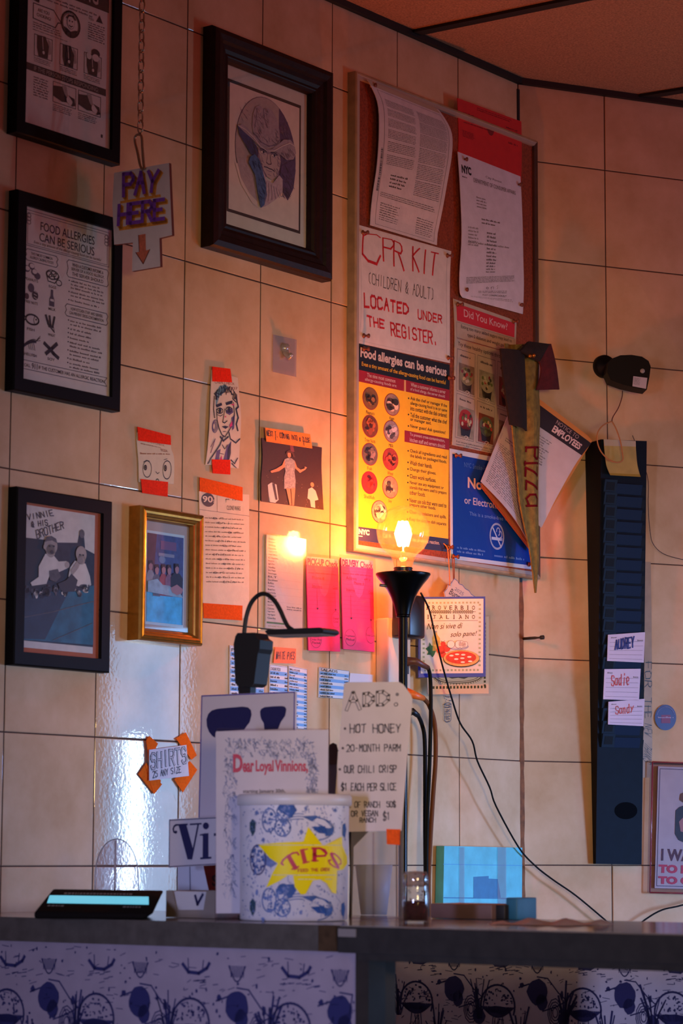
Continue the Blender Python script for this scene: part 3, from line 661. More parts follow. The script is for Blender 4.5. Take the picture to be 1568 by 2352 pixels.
# hat: tall pinched crown
s.poly([(.345, .40), (.325, .33), (.33, .26), (.36, .205), (.41, .185), (.46, .2), (.5, .185), (.56, .19), (.62, .235), (.65, .3), (.66, .37), (.62, .42), (.5, .44), (.4, .43)], Lt, 7)
s.line([(.455, .2), (.47, .26), (.5, .31)], .0016, Md, 8); s.line([(.38, .21), (.37, .28), (.35, .34)], .0012, Md, 8)
hatch([(.39, .27, .06, .08), (.48, .24, .03, .06), (.6, .36, .05, .06), (.42, .38, .1, .04)], M('#6a5d78', .75), 70, .05, 9)
s.line([(.345, .375), (.42, .415), (.52, .425), (.61, .4), (.655, .36)], .0022, Md, 9)
# brim, underside dark on the near side
s.poly([(.15, .365), (.2, .345), (.26, .355), (.33, .385), (.4, .425), (.48, .45), (.55, .44), (.62, .4), (.7, .35), (.78, .335), (.83, .36), (.85, .41), (.82, .455), (.74, .475), (.66, .455), (.6, .445), (.5, .465), (.42, .455), (.33, .42), (.24, .4)], Lt, 10)
s.poly([(.15, .365), (.22, .39), (.31, .415), (.37, .45), (.39, .5), (.37, .545), (.3, .51), (.22, .455), (.165, .415)], Nv, 11); hatch([(.3, .46, .07, .04)], Dk, 30, .05, 12)
s.line([(.15, .365), (.24, .375), (.33, .405), (.41, .445), (.49, .463), (.58, .445), (.67, .4), (.77, .36), (.83, .37)], .0015, M('#d9d0ce', .7), 13)
hatch([(.76, .42, .06, .035), (.7, .44, .05, .02)], Md, 40, .05, 12)
# face
s.poly([(.385, .455), (.46, .465), (.56, .455), (.645, .45), (.66, .5), (.645, .55), (.61, .605), (.555, .635), (.505, .625), (.445, .58), (.405, .525)], M('#b9abaa', .75, var=.06, vs=160), 12)
s.poly([(.385, .455), (.46, .465), (.56, .455), (.645, .45), (.645, .47), (.55, .475), (.45, .48), (.39, .475)], M('#8f8392', .75, var=.1, vs=160), 13)
s.poly([(.385, .46), (.41, .52), (.45, .585), (.5, .625), (.48, .63), (.42, .59), (.385, .52)], Md, 13); hatch([(.41, .53, .03, .05), (.6, .58, .035, .03), (.63, .5, .02, .04)], Md, 46, .035, 14)
for a, b in ((.445, .478), (.575, .476)): s.ell(a, b, .026, .007, M('#d8cfca', .7), 14); s.ell(a + .003, b, .012, .0075, Dk, 15); s.line([(a - .036, b - .013), (a, b - .019), (a + .038, b - .011)], .0017, Dk, 15); s.line([(a - .03, b - .004), (a, b - .0085), (a + .03, b - .003)], .0009, Dk, 15); s.line([(a - .02, b + .011), (a + .02, b + .012)], .0006, Md, 15)
s.line([(.5, .475), (.495, .51), (.482, .53), (.5, .54)], .0008, Md, 14); s.line([(.53, .48), (.535, .52), (.545, .532), (.53, .541)], .0009, Dk, 14); s.line([(.485, .537), (.51, .543), (.54, .538)], .0012, Dk, 14)
s.line([(.46, .568), (.495, .565), (.52, .569), (.55, .568), (.58, .575)], .0016, Dk, 14); s.line([(.485, .582), (.52, .586), (.55, .583)], .0009, Md, 14); s.line([(.47, .555), (.45, .575)], .0006, Md, 14); s.line([(.5, .607), (.54, .61)], .0008, Md, 14)
# neckerchief
s.poly([(.37, .52), (.42, .58), (.49, .645), (.56, .655), (.64, .59), (.68, .61), (.68, .69), (.6, .75), (.5, .805), (.42, .835), (.38, .74), (.34, .62)], M('#aba0a6', .75, var=.15, vs=160), 15)
s.poly([(.29, .535), (.34, .51), (.39, .53), (.43, .585), (.47, .66), (.49, .74), (.46, .81), (.42, .835), (.38, .74), (.35, .64), (.27, .575)], M('#41608c', .7, var=.25, vs=160), 16)
hatch([(.36, .56, .06, .03), (.42, .7, .04, .1)], M('#23375f', .7), 60, .05, 17)
for i in range(6): s.line([(.48 + .03 * i, .66 + .005 * i), (.48 + .035 * i, .72), (.46 + .045 * i, .79 - .014 * i)], .0011, Md, 17)
hatch([(.75, .6, .07, .1), (.72, .68, .05, .04)], Dk, 50, .06, 8); hatch([(.24, .3, .08, .1), (.72, .27, .06, .05), (.26, .62, .08, .06)], Md, 46, .06, 6)
s.build('print', t)
# ------------------------------------------------------------------ papers taped to the left wall
def note(name, label, cat, q, hx, off=.0022, group=None, pl=L, rough=.65, **k):
    t = thing(name, base_of(pl, q), label, cat, group)
    return t, Sheet(pl, q, M(hx, rough, var=.05, vs=60, bump=.12, bs=250), off, **k)
t, s = note('taped_order_slip', 'cream kitchen slip with two doodled eyes, red tape at both ends, above gilt frame', 'note',
    [(316, 992), (394, 1016), (400, 1112), (318, 1107)], '#cdbfa0', le=[(316, 992), (314, 1010), (318, 1060), (319, 1107)], re=[(394, 1016), (393, 1030), (400, 1055), (399, 1112)])
RD = M('#8a4a3c', .7); PEN = M('#23242e', .6)
s.text('KITCHEN CHECK', .16, .26, .8, .33, RD, 1); s.greek(.1, .7, .37, .41, 1, RD, 1, 1); s.text('9920A', .66, .42, .86, .5, RD, 1); s.greek(.06, .92, .525, .57, 1, RD, 1, 2, .6, 0)
for a, b in ((.23, .78), (.79, .8)): s.ring(a, b, .12, .115, .0011, PEN); s.ring(a - .05, b - .02, .035, .03, .0012, PEN); s.ell(a - .05, b - .02, .02, .02, PEN, 2)
s.line([(.13, .68), (.22, .655), (.3, .67)], .0007, PEN); s.line([(.7, .665), (.8, .65)], .0007, PEN); s.line([(.47, .82), (.52, .845), (.57, .83)], .0008, PEN); s.ring(.52, .95, .04, .03, .0012, PEN, 1, 12, 0, .5)
s.build('slip', t); tape(L, [(316, 980), (392, 1000), (393, 1022), (318, 1012)], '#ee2c10', .0042, parent=t); tape(L, [(324, 1100), (386, 1107), (385, 1141), (327, 1132)], '#ee3018', .0042, parent=t)

t, s = note('taped_order_slip', 'tall order slip with ink portrait drawing, red tape top and bottom', 'note',
    [(486, 850), (546, 868), (548, 1076), (472, 1067)], '#d3bfa4', le=[(486, 850), (481, 900), (478, 960), (475, 1020), (472, 1067)], re=[(546, 868), (547, 900), (551, 960), (549, 1020), (548, 1076)],
    curl=lambda a, b: .004 * math.sin(math.pi * b) * (1 - .4 * a))
BI = M('#17162a', .55); VI = M('#57456e', .6); PK = M('#c9306e', .6); TL_ = M('#6a8f98', .6)
s.text('CHEN CHECK', .12, .13, .85, .165, RD, 1); s.text('23937', .55, .19, .95, .225, RD, 1, .004)
rnd = random.Random(8)
s.poly([(.16, .28), (.3, .19), (.5, .17), (.62, .19), (.5, .25), (.3, .3), (.18, .4)], TL_, 1)
for i in range(26):
    a = .12 + .78 * i / 25; b = .28 - .1 * math.sin(math.pi * (i / 25)) + rnd.uniform(-.02, .02); s.line([(a, b), (a + rnd.uniform(-.06, .06), b + rnd.uniform(.03, .07)), (a + rnd.uniform(-.05, .08), b + rnd.uniform(.05, .1))], .0016, BI, 2)
s.line([(.12, .3), (.1, .42), (.14, .5)], .002, BI, 2); s.line([(.86, .3), (.92, .4), (.84, .42), (.9, .5), (.84, .56), (.9, .62)], .0028, BI, 2)
s.line([(.2, .42), (.22, .52), (.3, .6), (.4, .66), (.5, .68), (.62, .62), (.72, .56), (.78, .46), (.76, .36)], .0018, BI, 2)
s.poly([(.17, .38), (.36, .36), (.38, .385), (.2, .405)], BI, 2); s.poly([(.5, .36), (.74, .34), (.72, .37), (.52, .385)], BI, 2)
for a, b in ((.3, .435), (.6, .425)): s.ring(a, b, .1, .024, .0014, BI, 2); s.ell(a, b, .045, .02, BI, 3)
s.line([(.22, .47), (.32, .485), (.4, .47)], .001, BI, 2); s.poly([(.5, .43), (.72, .41), (.74, .45), (.62, .475), (.5, .455)], VI, 2); s.poly([(.66, .38), (.78, .37), (.78, .39)], PK, 3)
s.line([(.46, .42), (.42, .51), (.4, .54), (.46, .55), (.54, .53)], .0016, BI, 2); s.poly([(.44, .49), (.5, .48), (.5, .5)], PK, 3); s.poly([(.62, .57), (.7, .53), (.72, .57), (.64, .6)], PK, 2)
s.poly([(.38, .585), (.48, .575), (.6, .585), (.5, .605)], BI, 2); s.line([(.44, .63), (.52, .63)], .001, BI, 2)
for i in range(4): s.ring(.17 - .01 * i, .58, .09 - .018 * i, .06 - .01 * i, .001, VI, 1)
s.poly([(.68, .5), (.8, .47), (.78, .6), (.72, .62)], VI, 1)
s.line([(.44, .68), (.36, .76), (.22, .84), (.12, .9), (.06, .98)], .0026, BI, 2); s.line([(.62, .64), (.68, .7), (.86, .74), (.98, .7)], .0022, BI, 2); s.line([(.36, .68), (.46, .72), (.6, .68)], .003, BI, 2)
s.poly([(.28, .82), (.4, .8), (.36, .98), (.24, 1.0)], VI, 1); s.poly([(.58, .78), (.72, .72), (.7, .86), (.62, 1.0), (.5, .92)], VI, 1); s.poly([(.62, .8), (.7, .74), (.72, .84), (.66, .96)], BI, 2)
s.line([(.44, .76), (.52, .8), (.6, .76)], .0012, BI, 2); s.line([(.36, .84), (.5, .85)], .001, BI, 2); s.poly([(.4, .9), (.44, .86), (.48, .93), (.42, .94)], PK, 3); s.line([(.74, .9), (.86, .94), (.94, .88)], .0018, BI, 2); s.line([(.78, .94), (.92, 1.0)], .0024, BI, 2); s.line([(.08, .78), (.2, .7), (.1, .84)], .0014, VI, 2)
s.build('slip', t); tape(L, [(488, 842), (529, 847), (533, 878), (488, 876)], '#ee2c10', .0046, parent=t); tape(L, [(487, 1055), (529, 1056), (529, 1090), (489, 1087)], '#ee2c14', .0046, parent=t)

t, s = note('quiz_sheet', 'long orange-lit quiz sheet hung on orange tape behind the gilt frame', 'note', [(457, 1128), (572, 1136), (572, 1420), (464, 1420)], '#d6bc9c')
s.line([(.0, .145), (1, .175)], .0006, PEN); s.line([(.35, .0), (.35, .155)], .0006, PEN)
s.ell(.17, .065, .13, .055, PEN, 1); s.text('90', .06, .035, .26, .085, M('#d8c2a4'), 2, .02); s.text("S", .27, .06, .3, .085, M('#d8c2a4'), 2, .01)
s.text('90s NERD', .52, .045, .86, .075, PEN, 1, .02); s.text('CLONE WARS', .54, .1, .82, .135, PEN, 1)
s.rect(.53, .055, .9, .076, M('#d6bc9c', .65), 2)
for i in range(15):
    s.greek(.1, .92, .2 + .036 * i, .215 + .036 * i, 1, M('#6d5a4c'), 1, 50 + i, .7, .1)
    s.hand('enin'[:2 + i % 3], [(.25 + .1 * (i % 4), .195 + .036 * i), (.5 + .1 * (i % 4), .195 + .036 * i), (.5 + .1 * (i % 4), .215 + .036 * i), (.25 + .1 * (i % 4), .215 + .036 * i)], .0006, PEN, 2, .6, i)
s.build('sheet', t); tape(L, [(459, 1096), (557, 1119), (557, 1151), (459, 1128)], '#ee5410', .0036, parent=t); tape(L, [(467, 1385), (557, 1391), (556, 1425), (468, 1420)], '#e2500c', .0036, parent=t)

t, s = note('concert_photo', 'dark stage photo of a singer in a short dress under orange note', 'photo', [(597, 1006), (735, 1028), (733, 1172), (596, 1152)], '#3a1d18',
    le=[(597, 1006), (599, 1050), (596, 1100), (596, 1152)], re=[(735, 1028), (732, 1070), (732, 1120), (733, 1172)], curl=lambda a, b: .004 + .006 * a * b)
FL = M('#d98a5c', .6); DR = M('#a79a90', .5, var=.3, vs=300); WH = M('#cfc4b4', .6)
s.ell(.43, .22, .035, .03, M('#4a2c20'), 1); s.ell(.44, .24, .03, .045, FL, 2); s.poly([(.38, .26), (.39, .2), (.44, .17), (.51, .19), (.54, .27), (.5, .26), (.48, .21), (.42, .21)], M('#5a3422'), 3); s.poly([(.45, .0), (.5, .0), (.53, .18), (.47, .2)], M('#7a3a3a', .6, var=.3, vs=100), 1)
s.poly([(.36, .32), (.42, .29), (.48, .29), (.53, .32), (.55, .38), (.53, .5), (.55, .62), (.54, .74), (.36, .76), (.36, .6), (.38, .5), (.34, .4)], DR, 2)
s.poly([(.36, .32), (.32, .42), (.22, .49), (.13, .535), (.15, .56), (.27, .52), (.37, .44)], FL, 3); s.poly([(.53, .32), (.57, .42), (.63, .45), (.7, .42), (.7, .39), (.74, .4), (.71, .44), (.62, .5), (.54, .44)], FL, 3)
s.poly([(.39, .75), (.46, .75), (.47, .99), (.44, 1.0)], FL, 3); s.poly([(.47, .74), (.54, .73), (.51, .99), (.48, 1.0)], FL, 3)
s.poly([(.1, .74), (.16, .7), (.24, .72), (.27, .92), (.22, .98), (.12, .98)], WH, 1); s.poly([(.17, .71), (.21, .71), (.25, .92), (.22, .93)], M('#3a2a30'), 2); s.poly([(.12, .9), (.2, .92), (.22, .99), (.13, .99)], WH, 3)
s.poly([(.76, .72), (.82, .69), (.88, .73), (.92, .84), (.86, .86), (.86, .98), (.79, .97), (.78, .86), (.74, .84)], WH, 1); s.ell(.825, .65, .03, .035, FL, 2)
rnd = random.Random(2)
for i in range(26): s.ell(rnd.uniform(.05, .95), rnd.uniform(.6, .97), .005, .005, M('#8a6a5c'), 1, 6)
s.build('print', t)
n = Sheet(L, [(609, 982), (712, 997), (717, 1030), (612, 1014)], M('#f28020', .7, var=.1, vs=200), .009, .001); n.hand('NExT T. COMING INTO a CLOSE'.replace('x', 'X'), [(.02, .18), (.97, .3), (.97, .62), (.02, .56)], .0011, PEN, 1, .55, 4); n.line([(.2, .6), (.2, .8)], .0014, PEN); n.line([(.82, .68), (.82, .88)], .0014, PEN); n.build('caption_tape', t)

# shiny price sheet
t = thing('price_sheet', base_of(L, [(612, 1228), (696, 1240), (694, 1450), (610, 1442)]), 'white laminated price list standing by itself beside the pink order forms', 'price list')
s = Sheet(L, [(613, 1228), (697, 1240), (694, 1450), (610, 1442)], M('#d8cdc4', .25, bump=.35, bs=90, coat=.6), .004, .003)
for i in range(26): s.text(['Cheese', 'Pepperoni', 'White', 'Grandma', 'Vegan Grand', 'Vegan Marg', 'Clam', 'Margherita', 'Eggplant Parm', 'Vodka', 'Spicy Pepper', 'Sausage', 'BLT', 'Sicilian', 'Buffalo', 'Cowboy', 'Meatball Parm', 'Chicken Parm Slice', 'Greens (Sweet)', 'Salad', 'Mixed Veggie', 'Spicy Bowl', 'Calzone', 'Vegan Ranch', 'Vegan Eggplant', 'Garlic'][i], .04, .03 + .034 * i, .2 + .016 * (i % 7), .05 + .034 * i, INK, 1, .004)
for i in range(10): s.line([(.3, .06 + .034 * i * 2.4), (.97, .06 + .034 * i * 2.4)], .0003, M('#b7a89e'))
s.greek(.56, .98, .74, .79, 2, GREY, 1, 3); s.rect(.02, .93, .5, .95, M('#6c9a3c')); s.text('ADD ANY TOPPING TO A SLICE', .03, .932, .5, .95, INK, 2); s.text('HOT HONEY TO A SLICE', .06, .968, .5, .985, M('#7a9a50'), 1)
s.build('sheet', t)
mb = MB(); mb.poly([s.P(-.03, -.02, 3), s.P(-.03, 1.0, 3), s.P(1.06, 1.02, 3), s.P(1.06, -.01, 3)], glassmat('laminate', '#f6f2ee', .16, .10, .5)); mb.build('laminate', t)

PKM = '#f0347e'
for q, ttl, lab in (([(703, 1278), (776, 1285), (777, 1497), (705, 1494)], 'PICK-UP Check', 'hot pink pick-up order form, nearer the price list of the two pink forms'),
                    ([(783, 1281), (856, 1288), (856, 1498), (784, 1491)], 'DELIVERY Check', 'hot pink delivery order form, beside the lamp shade')):
    t = thing('order_form', base_of(L, q), lab, 'order form', 'pink laminated order forms')
    s = Sheet(L, q, M(PKM, .5, var=.06, vs=40), .004, .002, curl=lambda a, b: .003 * math.sin(math.pi * a) + .004 * b)
    MG = M('#c01358', .5); MT = M('#5d1038', .5); w = ttl.split()
    s.rect(0, .0, 1, .09, M('#f0a0a8', .55), 1)
    s.text(w[0], .02, .015, .5, .092, MG, 2, .05); s.text(w[1], .54, .02, .98, .092, MG, 2, .02)
    for y in [.11, .14, .17] + [.24 + .045 * i for i in range(10)]: s.line([(.03, y), (.97, y)], .0004, MG, 1)
    for x in (.2, .42, .62): s.line([(x, .11), (x, .17)], .0003, MG, 1)
    s.greek(.05, .95, .155, .185, 1, MG, 1, 3)
    if w[0][0] == 'P':
        s.text('Phone #', .14, .205, .5, .24, MT, 2); s.text('Items', .14, .295, .42, .335, MT, 2); s.text('Cost', .77, .295, .95, .33, MT, 2)
        ar = ((.27, .345, .555), (.86, .35, .555)); cs = ((.86, .66, ('Total', 'Cost')), (.2, .88, ('Time', 'Order Was', 'Placed')))
    else:
        s.text('Address', .12, .2, .42, .235, MT, 2); s.text('APT #', .66, .205, .88, .235, MT, 2); s.text('Phone #', .34, .25, .66, .285, MT, 2); s.text('Items', .12, .33, .36, .365, MT, 2); s.text('Cost', .8, .34, .97, .37, MT, 2)
        ar = ((.24, .4, .66), (.88, .4, .66)); cs = ((.2, .87, ('Payment', 'Method')), (.85, .82, ('Total Cost',)))
    for x, y0, y1 in ar: s.line([(x, y0), (x, y1)], .0008, MT, 2); s.poly([(x - .035, y1 - .012), (x + .035, y1 - .012), (x, y1 + .012)], MT, 2)
    for x, y, tx in cs:
        s.ring(x, y, .16, .09, .0006, MT, 2)
        for i, q_ in enumerate(tx): yy = y + .035 * (i - (len(tx) - 1) / 2); s.text(q_, x - .03 * len(q_) ** .75, yy - .012, x + .03 * len(q_) ** .75, yy + .014, MT, 2)
    s.build('form', t)
    mb = MB(); mb.poly([s.P(-.07, -.035, 6), s.P(-.07, 1.03, 16), s.P(1.06, 1.03, 16), s.P(1.06, -.03, 6)], glassmat('laminate_clear', '#fbf4f4', .08, .03, .4)); mb.build('laminate', t)

o = Sheet(L, [(632, 1486), (680, 1490), (679, 1524), (628, 1523)], M('#f26a18', .55, var=.1, vs=200), .003, .001); o.hand('WHITE PIES', [(.08, .3), (.92, .25), (.92, .7), (.08, .75)], .001, PEN, 1, .5, 6)
tag(o.build('orange_note'), 'small orange note reading White Pies above the striped price lists', 'note')
BS = M('#6f9fd6', .45); PL = '#d6d3d8'
def striped(q, n, lab, seed, head):
    s = Sheet(L, q, M(PL, .35, coat=.4, bump=.2, bs=120), .0026, .0016)
    for i in range(n):
        y0, y1 = .03 + .97 * i / n, .03 + .97 * (i + 1) / n
        if i % 2: s.rect(.02, y0, .98, y1, BS, 1)
        if i: s.greek(.05, .55, y0 + .2 * (y1 - y0), y1 - .15 * (y1 - y0), 1, INK, 2, seed + i, .75, .4, .42); s.greek(.84, .95, y0 + .2 * (y1 - y0), y1 - .2 * (y1 - y0), 1, INK, 2, seed + i, .7, 0)
    s.text(head, .04, .035, .6, .03 + .85 / n, INK, 2, .004); s.box(.01, .01, .99, .995, .0005, INK, 2)
    return tag(s.build('striped_price_list'), lab, 'price list', 'blue and white striped price lists')
striped([(528, 1482), (607, 1494), (606, 1640), (527, 1636)], 15, 'striped blue and white price list half behind black clip lamp', 1, 'PIZZAS')
striped([(619, 1526), (660, 1531), (659, 1690), (618, 1688)], 17, 'narrow striped price list under the small orange note', 30, 'STANDARD PIZZAS')
striped([(663, 1529), (705, 1537), (704, 1676), (662, 1672)], 21, 'narrow striped price list standing free of the white sign edge', 60, 'SMALL SICILIANS')
striped([(733, 1532), (802, 1541), (799, 1606), (731, 1602)], 9, 'short striped price list next to the ADD menu sheet', 90, 'SALADS')
o = Sheet(L, [(804, 1546), (858, 1550), (856, 1572), (802, 1568)], M('#cfc6cc', .5), .0026, .001)
tag(o.build('paper_scrap'), 'blank pale paper scrap peeking over the ADD menu sheet', 'note')
# shirts note with four orange tapes
t, s = note('shirts_note', 'hand-lettered SHIRTS note held by four orange tapes', 'note', [(343, 1722), (428, 1711), (434, 1782), (343, 1793)], '#dcd6d0', off=.006)
s.hand('SHIRTS', [(.04, .14), (.96, .08), (.96, .56), (.04, .62)], .0042, PEN, 1, .15, 2); s.hand('SHIRTS', [(.04, .14), (.96, .08), (.96, .56), (.04, .62)], .0022, M('#cfc9c4', .65), 2, .15, 2); s.hand('25 Any SIZE'.replace('y', 'Y').replace('n', 'N'), [(.08, .72), (.8, .66), (.8, .86), (.08, .92)], .0013, PEN, 1, .4, 5)
s.build('card', t)
for q in ([(336, 1700), (343, 1690), (363, 1708), (342, 1750)], [(404, 1696), (427, 1682), (452, 1735), (440, 1745)], [(334, 1758), (343, 1758), (370, 1794), (352, 1822)], [(400, 1790), (436, 1748), (453, 1768), (420, 1820)]):
    q = [q[0], q[1], q[2], q[3]]; tape(L, q, '#ff6a08', .0035, parent=t)
tape(L, [(318, 1778), (336, 1752), (372, 1802), (354, 1824)], '#ff6a08', .0028, parent=t)
# plastic hook plate
t = thing('adhesive_hook', base_of(L, [(627, 770), (681, 780), (681, 866), (626, 856)]), 'clear plastic square hook stuck alone on the tiles', 'hook')
mb = MB(); q = [L.at(x, y, .002) for x, y in ((627, 768), (681, 780), (680, 866), (626, 854))]; mb.poly([L.pt(u, v, .002) for u, v in q][::-1], glassmat('hook_plastic', '#d8c4cc', .25, .12, .5, .22)); mb.build('plate', t)
mb = MB(); a = L.at(654, 800, .003); mb.tube([L.pt(a[0], a[1], .003), L.pt(a[0], a[1] - .01, .006), L.pt(a[0], a[1] - .018, .013), L.pt(a[0], a[1] - .012, .019)], [.006, .006, .005, .004], M('#b8aaa4', .2, .4)); mb.lathe(L.pt(a[0], a[1] + .0, .002), [(.0, .008), (.008, .007), (.009, 0)], M('#b8aaa4', .2, .4), 20, L.N); mb.build('hook', t)

# ------------------------------------------------------------------ cork board with its papers
WF = M('#a88a68', .4, var=.2, vs=40); AF = M('#b9aa9d', .35, .3)
bl, br = BD.at(797, 700)[0], BD.at(1220, 700)[0]
bt = BD.at(803, 156, .02)[1]; bb = (BD.at(797, 1272)[1] + BD.at(1222, 1327)[1]) / 2
t = thing('cork_board', BD.pt((bl + br) / 2, bb, 0), 'large metal-edged cork notice board crowded with papers across the corner', 'notice board')
mb = MB(); mb.box(BD, bl + .008, br - .008, bb + .008, bt - .008, .001, .013, M('#8a3c20', .9, var=.3, vs=220, bump=.4, bs=300)); mb.build('cork', t)
mb = MB()
prof = [(0, 0), (0, .017), (.002, .019), (.005, .019), (.006, .018), (.0125, .018), (.0135, .013)]
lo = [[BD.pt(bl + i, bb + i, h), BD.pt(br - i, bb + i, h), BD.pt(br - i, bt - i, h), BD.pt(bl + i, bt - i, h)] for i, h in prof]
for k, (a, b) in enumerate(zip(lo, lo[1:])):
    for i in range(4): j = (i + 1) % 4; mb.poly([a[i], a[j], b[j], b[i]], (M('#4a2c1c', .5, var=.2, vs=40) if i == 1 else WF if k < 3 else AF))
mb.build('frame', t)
BO = .0145
def pinned(name, lab, cat, q, hx, off=BO, rough=.7, **k):
    return Sheet(BD, q, M(hx, rough, var=.06, vs=50, bump=.15, bs=200), off, **k)
s = pinned('n', '', '', [(838, 184), (1003, 252), (1003, 563), (850, 517)], '#cfc4c6', BO + .004, le=[(838, 184), (858, 235), (861, 300), (858, 380), (852, 450), (850, 517)], re=[(1000, 252), (1019, 300), (1018, 350), (1010, 420), (1005, 500), (1003, 563)], curl=lambda a, b: .018 * math.sin(math.pi * min(1, b * 1.1)) * (.35 + .65 * a) + .006 * (1 - b))
s.rect(0, 0, .97, .07, M('#b4a48e', .7), 1); s.box(.07, .09, .95, .97, .0007, GREY, 1)
for i in range(6): s.greek(.12, .5, .15 + .075 * i, .21 + .075 * i, 6, GREY, 1, 60 + i, .5, .05); s.greek(.55, .93, .15 + .097 * i, .24 + .097 * i, 9, GREY, 1, 70 + i, .5, .05)
s.greek(.2, .45, .63, .72, 4, INK, 1, 80, .5, .3); s.greek(.1, .93, .755, .79, 3, GREY, 1, 81, .5); s.greek(.12, .4, .82, .93, 8, GREY, 1, 82, .5); s.greek(.66, .93, .84, .95, 8, GREY, 1, 83, .5)
rnd = random.Random(1)
for i in range(44): s.rect(.035, .5 + .006 * i, .062, .5 + .006 * i + rnd.choice([.002, .0035, .0045]), INK, 1)
tag(s.build('printed_notice'), 'yellowed curling notice of dense print topmost on the cork board', 'notice')
s = pinned('n', '', '', [(1050, 225), (1197, 279), (1197, 432), (1052, 352)], '#c81f1c', BO, le=[(1050, 225), (1053, 300), (1052, 352)], re=[(1197, 279), (1198, 350), (1196, 436)])
RK = M('#7a0f12', .7); s.greek(.3, .85, .05, .12, 2, RK, 1, 3, .5); s.greek(.08, .26, .2, .28, 2, RK, 1, 4); s.greek(.08, .5, .33, .36, 1, RK, 1, 5); s.greek(.75, .95, .2, .28, 2, RK, 1, 6); s.greek(.78, .93, .4, .45, 1, RK, 1, 8); s.greek(.06, .24, .46, .58, 5, RK, 1, 9); s.ell(.5, .33, .05, .08, RK, 1); s.ell(.46, .3, .02, .05, RK, 1); s.ell(.54, .3, .02, .05, RK, 1); s.greek(.3, .9, .86, .93, 2, RK, 1, 7)
tag(s.build('red_notice'), 'bright red permit sheet sticking up above a white letter', 'notice')
s = pinned('n', '', '', [(1047, 349), (1191, 406), (1196, 722), (1050, 680)], '#d2cbda', BO + .003, le=[(1047, 349), (1051, 440), (1053, 540), (1048, 630), (1050, 672), (1058, 684)], re=[(1191, 406), (1193, 500), (1194, 600), (1196, 660), (1196, 722)], curl=lambda a, b: .004 + .004 * math.sin(3 * b))
s.text('NYC', .04, .075, .19, .115, INK, 1, .05); s.greek(.04, .12, .125, .135, 1, GREY, 1, 1); s.text('City Permit', .42, .09, .68, .105, GREY, 1); s.text('DEPARTMENT OF CONSUMER AFFAIRS', .22, .12, .9, .14, GREY, 1)
s.greek(.25, .42, .2, .26, 4, LGREY, 1, 2); s.greek(.32, .66, .3, .335, 2, GREY, 1, 3, .5, .4); s.greek(.1, .26, .35, .45, 6, LGREY, 1, 4); s.greek(.4, .56, .36, .6, 12, GREY, 1, 5); s.greek(.1, .85, .42, .44, 1, LGREY, 1, 6); s.greek(.1, .85, .625, .69, 5, GREY, 1, 7, .55, .05)
s.hand('eni', [(.4, .73), (.6, .725), (.6, .77), (.4, .76)], .0008, PEN, 1, .8, 3); s.greek(.28, .74, .78, .81, 2, GREY, 1, 8); s.text('POST CONSPICUOUSLY', .34, .825, .72, .845, INK, 1); s.greek(.15, .85, .86, .89, 2, LGREY, 1, 9)
tag(s.build('white_letter'), 'white permit letter pinned below the bright red sheet', 'letter')
# handwritten kit sign
s = pinned('n', '', '', [(822, 516), (1036, 577), (1033, 834), (818, 787)], '#d6cac4', BO + .002, grid=(10, 20), le=[(822, 516), (820, 560), (823, 680), (818, 787)], re=[(1036, 577), (1033, 640), (1033, 760), (1033, 834)])
MR = M('#d2201e', .55); G2 = M('#6d625e', .7)
def hq(*p): return s.pxs(*p)
s.hand('C', hq((834, 536), (874, 540), (874, 606), (834, 596)), .0042, MR, 1, .15, 1); s.hand('P', hq((880, 546), (905, 552), (901, 604), (880, 600)), .0042, MR, 1, .15, 2); s.hand('R', hq((905, 553), (922, 560), (927, 622), (905, 610)), .0042, MR, 1, .15, 3)
s.hand('KIT', hq((948, 566), (1006, 583), (1000, 632), (948, 620)), .0042, MR, 1, .1, 7)
s.hand('(CHILDREN & ADULT)', hq((846, 626), (996, 664), (995, 690), (846, 650)), .0014, G2, 1, .25, 5)
s.hand('LOCATED', hq((836, 675), (937, 700), (937, 722), (837, 704)), .0036, MR, 1, .2, 6); s.hand('UNDER', hq((960, 711), (1014, 725), (1014, 742), (960, 732)), .0026, MR, 1, .2, 7)
s.hand('THE', hq((843, 726), (882, 736), (882, 754), (846, 748)), .003, MR, 1, .2, 8); s.hand('REGISTER.', hq((897, 742), (1004, 766), (1004, 792), (899, 770)), .0032, MR, 1, .2, 9)
s.box(.03, .03, .96, .965, .0004, LGREY, 1)
tag(s.build('handwritten_sign'), 'white sign in red marker about the CPR kit under the register', 'sign')
# yellow allergy poster
s = pinned('n', '', '', [(817, 787), (1032, 838), (1029, 1268), (811, 1240)], '#ffbe00', BO, .6)
K2 = M('#14110e', .5); R2 = M('#9c1420', .5); WP = M('#d8c2b4', .6); YL = M('#e8b21c', .5); NVB = M('#2a2748', .5); BK = M('#2c1708', .6)
s.rect(0, 0, 1, .135, K2, 1); s.text('Food allergies can be serious', .045, .018, .965, .083, WP, 2, .035); s.text('Even a tiny amount of the allergy-causing food can be harmful', .06, .09, .955, .118, YL, 2, .012)
s.rect(0, .135, .505, .195, R2, 1); s.rect(.525, .135, 1, .195, R2, 1); s.rect(.508, .135, .522, .195, M('#d9b07a'), 1)
s.text('The nine most common', .115, .142, .41, .162, WP, 2, .008); s.text('allergy-causing foods are:', .095, .168, .425, .188, WP, 2, .008); s.text('When a customer informs a server', .575, .142, .955, .162, WP, 2, .008); s.text('of a food allergy, the server should:', .57, .168, .95, .188, WP, 2, .008)
def bul(rows):
    for y, tx, first in rows:
        w = min(.4, .0142 * len(tx)); s.text(tx, .575, y, .575 + w, y + .0225, BK, 1, .01)
        if first: s.ell(.555, y + .012, .007, .0045, BK, 1)
